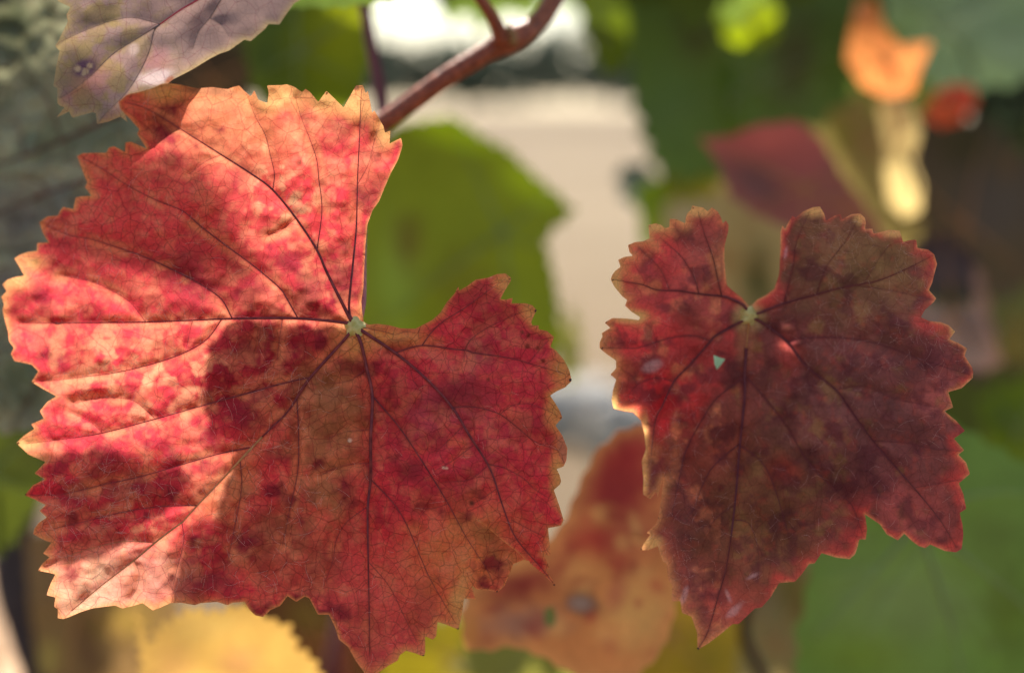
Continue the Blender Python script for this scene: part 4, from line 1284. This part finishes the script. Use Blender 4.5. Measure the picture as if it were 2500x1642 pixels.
back_leaf('yellow green leaf corner above the broad green leaf',
          [(2270, 930), (2330, 900), (2440, 850), (2450, 1080), (2370, 1075), (2300, 1040)], 0.66, (120, 140, 10), [(2330, 960, 60, 60, 0, (80, 100, 20), 0.8)], teeth=(40, 10), gain=0.7)
gv = [([(2240, 1270), (2290, 1420), (2330, 1560), (2360, 1700)], 12, 5, [([(2290, 1420), (2380, 1500), (2440, 1600)], 6, 3), ([(2260, 1330), (2180, 1450), (2120, 1560)], 6, 3)], None),
      ([(2238, 1275), (2150, 1380), (2060, 1480), (1990, 1560)], 10, 4, [([(2150, 1380), (2080, 1400), (2010, 1410)], 5, 2)], None),
      ([(2244, 1268), (2360, 1360), (2470, 1450), (2560, 1540)], 10, 4, [], None),
      ([(2242, 1262), (2330, 1220), (2440, 1200), (2540, 1210)], 9, 4, [], None),
      ([(2236, 1262), (2120, 1250), (2040, 1290)], 8, 4, [], None)]
back_leaf('broad mid green vine leaf with pale radiating veins, under the bronze leaf',
          [(1860, 1650), (1852, 1540), (1850, 1470), (1872, 1390), (1880, 1320), (1905, 1220), (1960, 1120), (2040, 1000), (2140, 950), (2220, 985), (2300, 1030), (2400, 1085), (2500, 1180), (2520, 1420), (2440, 1640), (2150, 1700)], 0.50, (94, 120, 44),
          [(2100, 1400, 200, 140, 0, (112, 128, 66), 0.8), (2300, 1250, 100, 120, 0, (84, 100, 36), 0.7), (2000, 1520, 120, 60, 0, (100, 118, 26), 0.6), (2340, 1440, 60, 90, 0, (74, 84, 14), 0.6), (2100, 1010, 60, 60, 0, (92, 116, 60), 0.7)],
          veins=gv, vmat=M_VEIN_G, teeth=(80, 16), curve=0.008, stalk=(2134, 1208, 0.03), spacing=11, gain=1.3)
back_leaf('golden olive leaf low down behind the tip of the bronze leaf',
          [(1520, 1330), (1600, 1300), (1700, 1380), (1720, 1480), (1700, 1640), (1480, 1660), (1440, 1500)], 0.60, (168, 134, 30), [(1600, 1400, 60, 60, 0, (190, 138, 34), 0.8), (1660, 1530, 60, 60, 0, (130, 112, 24), 0.7)], teeth=(50, 12))
back_leaf('khaki dry leaf between the golden leaf and the broad green leaf',
          [(1680, 1350), (1800, 1280), (1900, 1300), (1900, 1450), (1880, 1640), (1700, 1660), (1660, 1500)], 0.66, (128, 112, 62), [(1845, 1370, 40, 90, -15, (92, 76, 8), 0.9), (1760, 1390, 60, 50, 0, (112, 92, 60), 0.7)], teeth=(60, 10))
_r = np.random.default_rng(6)
BLOT = [(_r.uniform(1100, 1590), _r.uniform(1020, 1560), _r.uniform(10, 34), _r.uniform(8, 22), _r.uniform(0, 180), [(176, 52, 46), (150, 44, 40), (228, 160, 88)][k % 3], _r.uniform(0.4, 0.8)) for k in range(60)]
BLOT += [(1348, 1402, 38, 26, 0, (104, 56, 42), 1.0), (1348, 1402, 26, 16, 0, (160, 130, 112), 1.0)]
back_leaf('orange and red blotched vine leaf with a round hole and a grey spot',
          [(1395, 1035), (1440, 1000), (1490, 985), (1540, 1000), (1600, 1060), (1620, 1200), (1590, 1330), (1572, 1400), (1560, 1460), (1535, 1515), (1480, 1575), (1400, 1580), (1330, 1566), (1260, 1525), (1190, 1500), (1130, 1512), (1078, 1505), (1072, 1420),
           (1100, 1350), (1180, 1310), (1260, 1270), (1310, 1215), (1340, 1140), (1362, 1090)], 0.450, (206, 124, 66),
          [(1450, 1060, 170, 110, -50, (172, 46, 42), 1.0), (1430, 1160, 140, 90, -30, (156, 46, 42), 1.0), (1390, 1250, 130, 50, 0, (172, 52, 42), 0.95), (1230, 1350, 110, 45, -20, (140, 48, 38), 1.0), (1380, 1200, 60, 30, 0, (212, 128, 66), 0.7),
           (1480, 1430, 90, 90, 0, (222, 160, 86), 0.85), (1200, 1450, 110, 40, -5, (164, 108, 84), 0.9), (1340, 1330, 50, 40, 0, (222, 150, 80), 0.7), (1430, 1380, 24, 40, 20, (180, 84, 62), 0.7), (1090, 1470, 24, 50, 0, (196, 120, 44), 0.8),
           (1348, 1402, 36, 24, 0, (120, 70, 50), 1.0), (1348, 1402, 27, 17, 0, (168, 142, 124), 1.0), (1470, 1250, 60, 60, 0, (196, 106, 66), 0.6)] + BLOT,
          teeth=(58, 9), spacing=9, holes=[[(1278 + 14 * math.cos(a), 1432 + 24 * math.sin(a)) for a in np.linspace(0, 2 * math.pi, 14)[:-1]]], curve=0.006, stalk=(1480, 1240, 0.03), edge=(214, 140, 76), mat=M_BACK, gain=1.1, veins=[])
back_leaf('soft yellow vine leaf with toothed rim, below the large scarlet leaf',
          [(318, 1415), (345, 1500), (372, 1455), (400, 1440), (440, 1412), (500, 1420), (550, 1405), (592, 1412), (628, 1440), (672, 1452), (690, 1500), (728, 1530), (752, 1580), (760, 1680), (320, 1680), (330, 1560)], 0.462, (228, 172, 78),
          [(560, 1540, 50, 40, 0, (222, 146, 84), 0.7), (400, 1560, 50, 60, 0, (224, 160, 88), 0.6), (480, 1450, 90, 40, 0, (232, 184, 90), 0.6)], teeth=(36, 26), spacing=8, gain=0.66, veins=[], stalk=(540, 1665, 0.012))
back_leaf('tan brown withered leaf hanging behind the pale corner of the scarlet leaf',
          [(60, 1240), (170, 1230), (330, 1330), (420, 1400), (400, 1640), (150, 1680), (90, 1560), (70, 1420)], 0.60, (172, 128, 72), [(200, 1500, 24, 90, -12, (120, 76, 50), 0.8), (290, 1440, 70, 50, 0, (200, 156, 58), 0.8), (150, 1340, 60, 60, 0, (162, 120, 78), 0.7), (115, 1530, 24, 40, 0, (230, 196, 92), 0.9)], teeth=(60, 8), gain=0.5)
back_leaf('pinkish cream dead leaf beyond the dark bent cane',
          [(-120, 1280), (10, 1330), (60, 1480), (110, 1640), (-60, 1700), (-160, 1500)], 0.72, (222, 182, 144), teeth=(60, 8))
back_leaf('dark brown leaf added for the shaded gap between yellow and scarlet leaves',
          [(560, 1330), (760, 1340), (900, 1420), (930, 1600), (820, 1700), (600, 1700), (540, 1500)], 0.68, (64, 34, 12), [(720, 1430, 60, 40, 0, (70, 56, 14), 0.7)], gain=0.6)  # dark brown paints the shade of the gap
back_leaf('olive yellow leaf glimpsed beneath the lowest lobe of the scarlet leaf',
          [(900, 1440), (1100, 1430), (1260, 1500), (1340, 1600), (1300, 1700), (930, 1700), (880, 1580)], 0.66, (128, 112, 14), [(1130, 1550, 90, 30, 0, (122, 128, 84), 0.8), (1250, 1560, 50, 40, 0, (100, 80, 10), 0.7)])
back_leaf('dry tan leaf behind the notch of the bronze leaf',
          [(1500, 500), (1560, 450), (1700, 440), (1860, 500), (1930, 620), (1900, 760), (1760, 800), (1640, 700), (1560, 640)], 0.78, (168, 140, 84), [(1600, 500, 60, 40, 0, (196, 176, 130), 0.7), (1762, 660, 40, 90, 0, (44, 52, 8), 1.0), (1700, 600, 40, 60, 0, (150, 120, 60), 0.6)])
back_leaf('small grey green leaf at the foot of the dark drooping leaf',
          [(1432, 400), (1480, 375), (1520, 400), (1530, 450), (1490, 480), (1450, 470)], 0.74, (66, 78, 66))
back_leaf('slim yellow green leaf against the sandy field beside the bronze leaf',
          [(1470, 450), (1520, 410), (1560, 420), (1550, 470), (1530, 540), (1510, 600), (1490, 560), (1488, 500)], 0.72, (138, 162, 8), teeth=(30, 8))
back_leaf('yellow olive leaf scrap under the dark drooping leaf',
          [(1530, 380), (1640, 370), (1680, 420), (1640, 460), (1560, 470)], 0.72, (124, 120, 14), [(1640, 440, 40, 20, 0, (160, 140, 20), 0.7)])
back_leaf('dim olive leaf far behind the red tip of the right lobe',
          [(1290, 800), (1330, 700), (1345, 780), (1350, 860), (1310, 900)], 0.8, (96, 96, 14))


back_leaf('pale green leaf showing through the torn hole of the bronze leaf',
          [(1600, 760), (1680, 740), (1740, 800), (1740, 900), (1680, 960), (1610, 900)], 0.52, (160, 196, 150), gain=1.5)
back_leaf('shadowed green leaf behind the orange pointed leaf',
          [(1900, -150), (2150, -160), (2200, 60), (2180, 260), (2060, 330), (1930, 260), (1880, 80)], 0.80, (62, 72, 22), gain=0.75)
back_leaf('olive brown leaf deep in the vine behind the maroon leaf',
          [(1600, 300), (1800, 220), (2050, 260), (2150, 420), (2160, 640), (1980, 700), (1800, 620), (1650, 480)], 0.88, (128, 108, 52), gain=0.8)
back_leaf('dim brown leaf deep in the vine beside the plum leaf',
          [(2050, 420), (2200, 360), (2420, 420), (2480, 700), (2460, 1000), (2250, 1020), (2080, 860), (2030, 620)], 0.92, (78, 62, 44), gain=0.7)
back_leaf('murky green leaf low in the vine behind the broad green leaf',
          [(1780, 900), (2000, 840), (2250, 850), (2450, 900), (2500, 1150), (2300, 1250), (1980, 1200)], 0.75, (84, 92, 20), gain=0.7)
back_leaf('yellow olive leaf low down seen through the round hole of the blotched leaf',
          [(1080, 1340), (1260, 1300), (1400, 1340), (1480, 1480), (1420, 1660), (1180, 1690), (1080, 1560)], 0.58, (140, 136, 52), gain=0.8)


# ------------------------------------------------------------------ leaves added out of view above the frame, shaped to shade the ones below
CG = 'added shade leaves above the frame'


def shade_leaf(label, poly, z, t, base=(84, 104, 34), holes=(), teeth=(70, 22)):  # added leaf cut to a wanted shadow outline, moved towards the sun
    fn = z if callable(z) else None
    c = np.mean(np.asarray(poly), 0)
    return back_leaf(label, poly, 0.4 if fn else z, base, teeth=teeth, shift=t, disp=False, holes=holes, curve=0.0, group=CG, spacing=22, zfn=fn, stalk=(c[0], c[1], 0.006))


LS = 'added green leaf out of view overhead, placed to shade the leaves below'
shade_leaf(LS, [(930, 640), (1100, 560), (1350, 580), (1480, 800), (1500, 1300), (1440, 1720), (1000, 1780), (420, 1760), (405, 1500), (432, 1400), (452, 1305), (522, 1290), (535, 1230), (562, 1150), (572, 1092),
                (512, 1062), (500, 1000), (505, 850), (572, 778), (700, 792), (880, 802)], red_depth, 0.19, teeth=(60, 12))
shade_leaf(LS, [(60, 1110), (250, 1095), (400, 1125), (470, 1160), (440, 1230), (350, 1285), (250, 1365), (150, 1380), (60, 1330), (30, 1220)], red_depth, 0.24, (150, 150, 60), teeth=(60, 14))
shade_leaf(LS, [(1400, 420), (1800, 380), (2450, 420), (2500, 1000), (2450, 1600), (2000, 1760), (1560, 1740), (1575, 1300), (1588, 1100), (1560, 1000), (1440, 960), (1390, 850)], br_depth, 0.20,
           holes=[[(1930 + 34 * math.cos(a), 885 + 66 * math.sin(a)) for a in np.linspace(0, 2 * math.pi, 16)[:-1]], [(1912 + 36 * math.cos(a), 1150 + 32 * math.sin(a)) for a in np.linspace(0, 2 * math.pi, 16)[:-1]]])  # holes cut to let two sun spots through
shade_leaf(LS, [(-250, -150), (400, -150), (420, 500), (300, 1150), (-250, 1150)], 0.57, 0.30)
shade_leaf(LS, [(40, 440), (180, 400), (330, 370), (500, 400), (560, 500), (600, 610), (640, 690), (480, 700), (300, 670), (110, 650), (30, 560)], red_depth, 0.6, (150, 140, 50), teeth=(60, 14))

# further added shade leaves: copies of one leaf, each turned its own way
TYPE = [(0, -6), (14, -40), (40, -58), (60, -50), (74, -30), (88, -24), (80, 0), (92, 24), (76, 34), (64, 52), (40, 56), (30, 78), (16, 96), (0, 118), (-14, 98), (-30, 76), (-42, 56), (-64, 50), (-78, 34), (-94, 22), (-80, -2), (-88, -26), (-72, -32), (-58, -52), (-38, -58), (-14, -40)]
proto = back_leaf(LS, [(1250 + 6 * x, -900 + 6 * y) for x, y in TYPE], 0.5, (84, 104, 34), teeth=(60, 22), disp=False, spacing=30, group=CG, curve=0.012)
proto_c = at(1250, -900, 0.5)
first = [True]


def t_clear(x, y, z):
    for t in np.arange(0.05, 1.2, 0.01):
        q = at(x, y, z) + SUN_DIR * t - CAMP
        if H / 2 - (q @ UP) / (q @ FWD) * F < -330 * 0.5 / (q @ FWD) - 60:
            return t
    return 1.2


def added_canopy(regions, seed):  # unseen leaf copies added to shade the listed regions
    r = np.random.default_rng(seed)
    for (x0, x1, y0, y1, z0, n, sc) in regions:
        for k in range(n):
            gx = x0 + (x1 - x0) * ((k * 0.618 + 0.2) % 1.0)
            gy = y0 + (y1 - y0) * (k + 0.5) / n
            z = zmap(z0)
            gx, gy = gx + r.normal(0, 30), gy + r.normal(0, 30)
            pos = at(gx, gy, z) + SUN_DIR * (t_clear(gx, gy, z) + r.uniform(0, 0.06))
            if first[0]:
                o = proto
                first[0] = False
            else:
                o = proto.copy()
                COL.objects.link(o)
                for ch in proto.children:
                    c = ch.copy()
                    COL.objects.link(c)
                    c.parent = o
                    c.matrix_parent_inverse = ch.matrix_parent_inverse
            o.location = pos
            o.rotation_euler = (r.normal(0, 0.25), r.uniform(0, 6.28), r.normal(0, 0.25))
            o.scale = (sc,) * 3
            # keep the blade's own centre on the spot
    return


added_canopy([(1000, 1420, 580, 900, 0.60, 6, 1.0),
        (1420, 2050, 60, 420, 0.68, 10, 1.2),
        (2150, 2550, 0, 900, 0.72, 12, 1.3),
        (1650, 2100, 300, 620, 0.57, 7, 1.1),
        (1900, 2600, 1000, 1750, 0.50, 12, 1.0),
        (1130, 1680, 1040, 1400, 0.45, 6, 0.8),
        (1500, 2000, 1350, 1700, 0.64, 7, 1.2),
        (0, 130, 1000, 1700, 0.62, 6, 1.1),
        (1520, 1960, 440, 820, 0.78, 6, 1.3),
        (560, 760, 0, 300, 0.56, 3, 0.8)], 77)
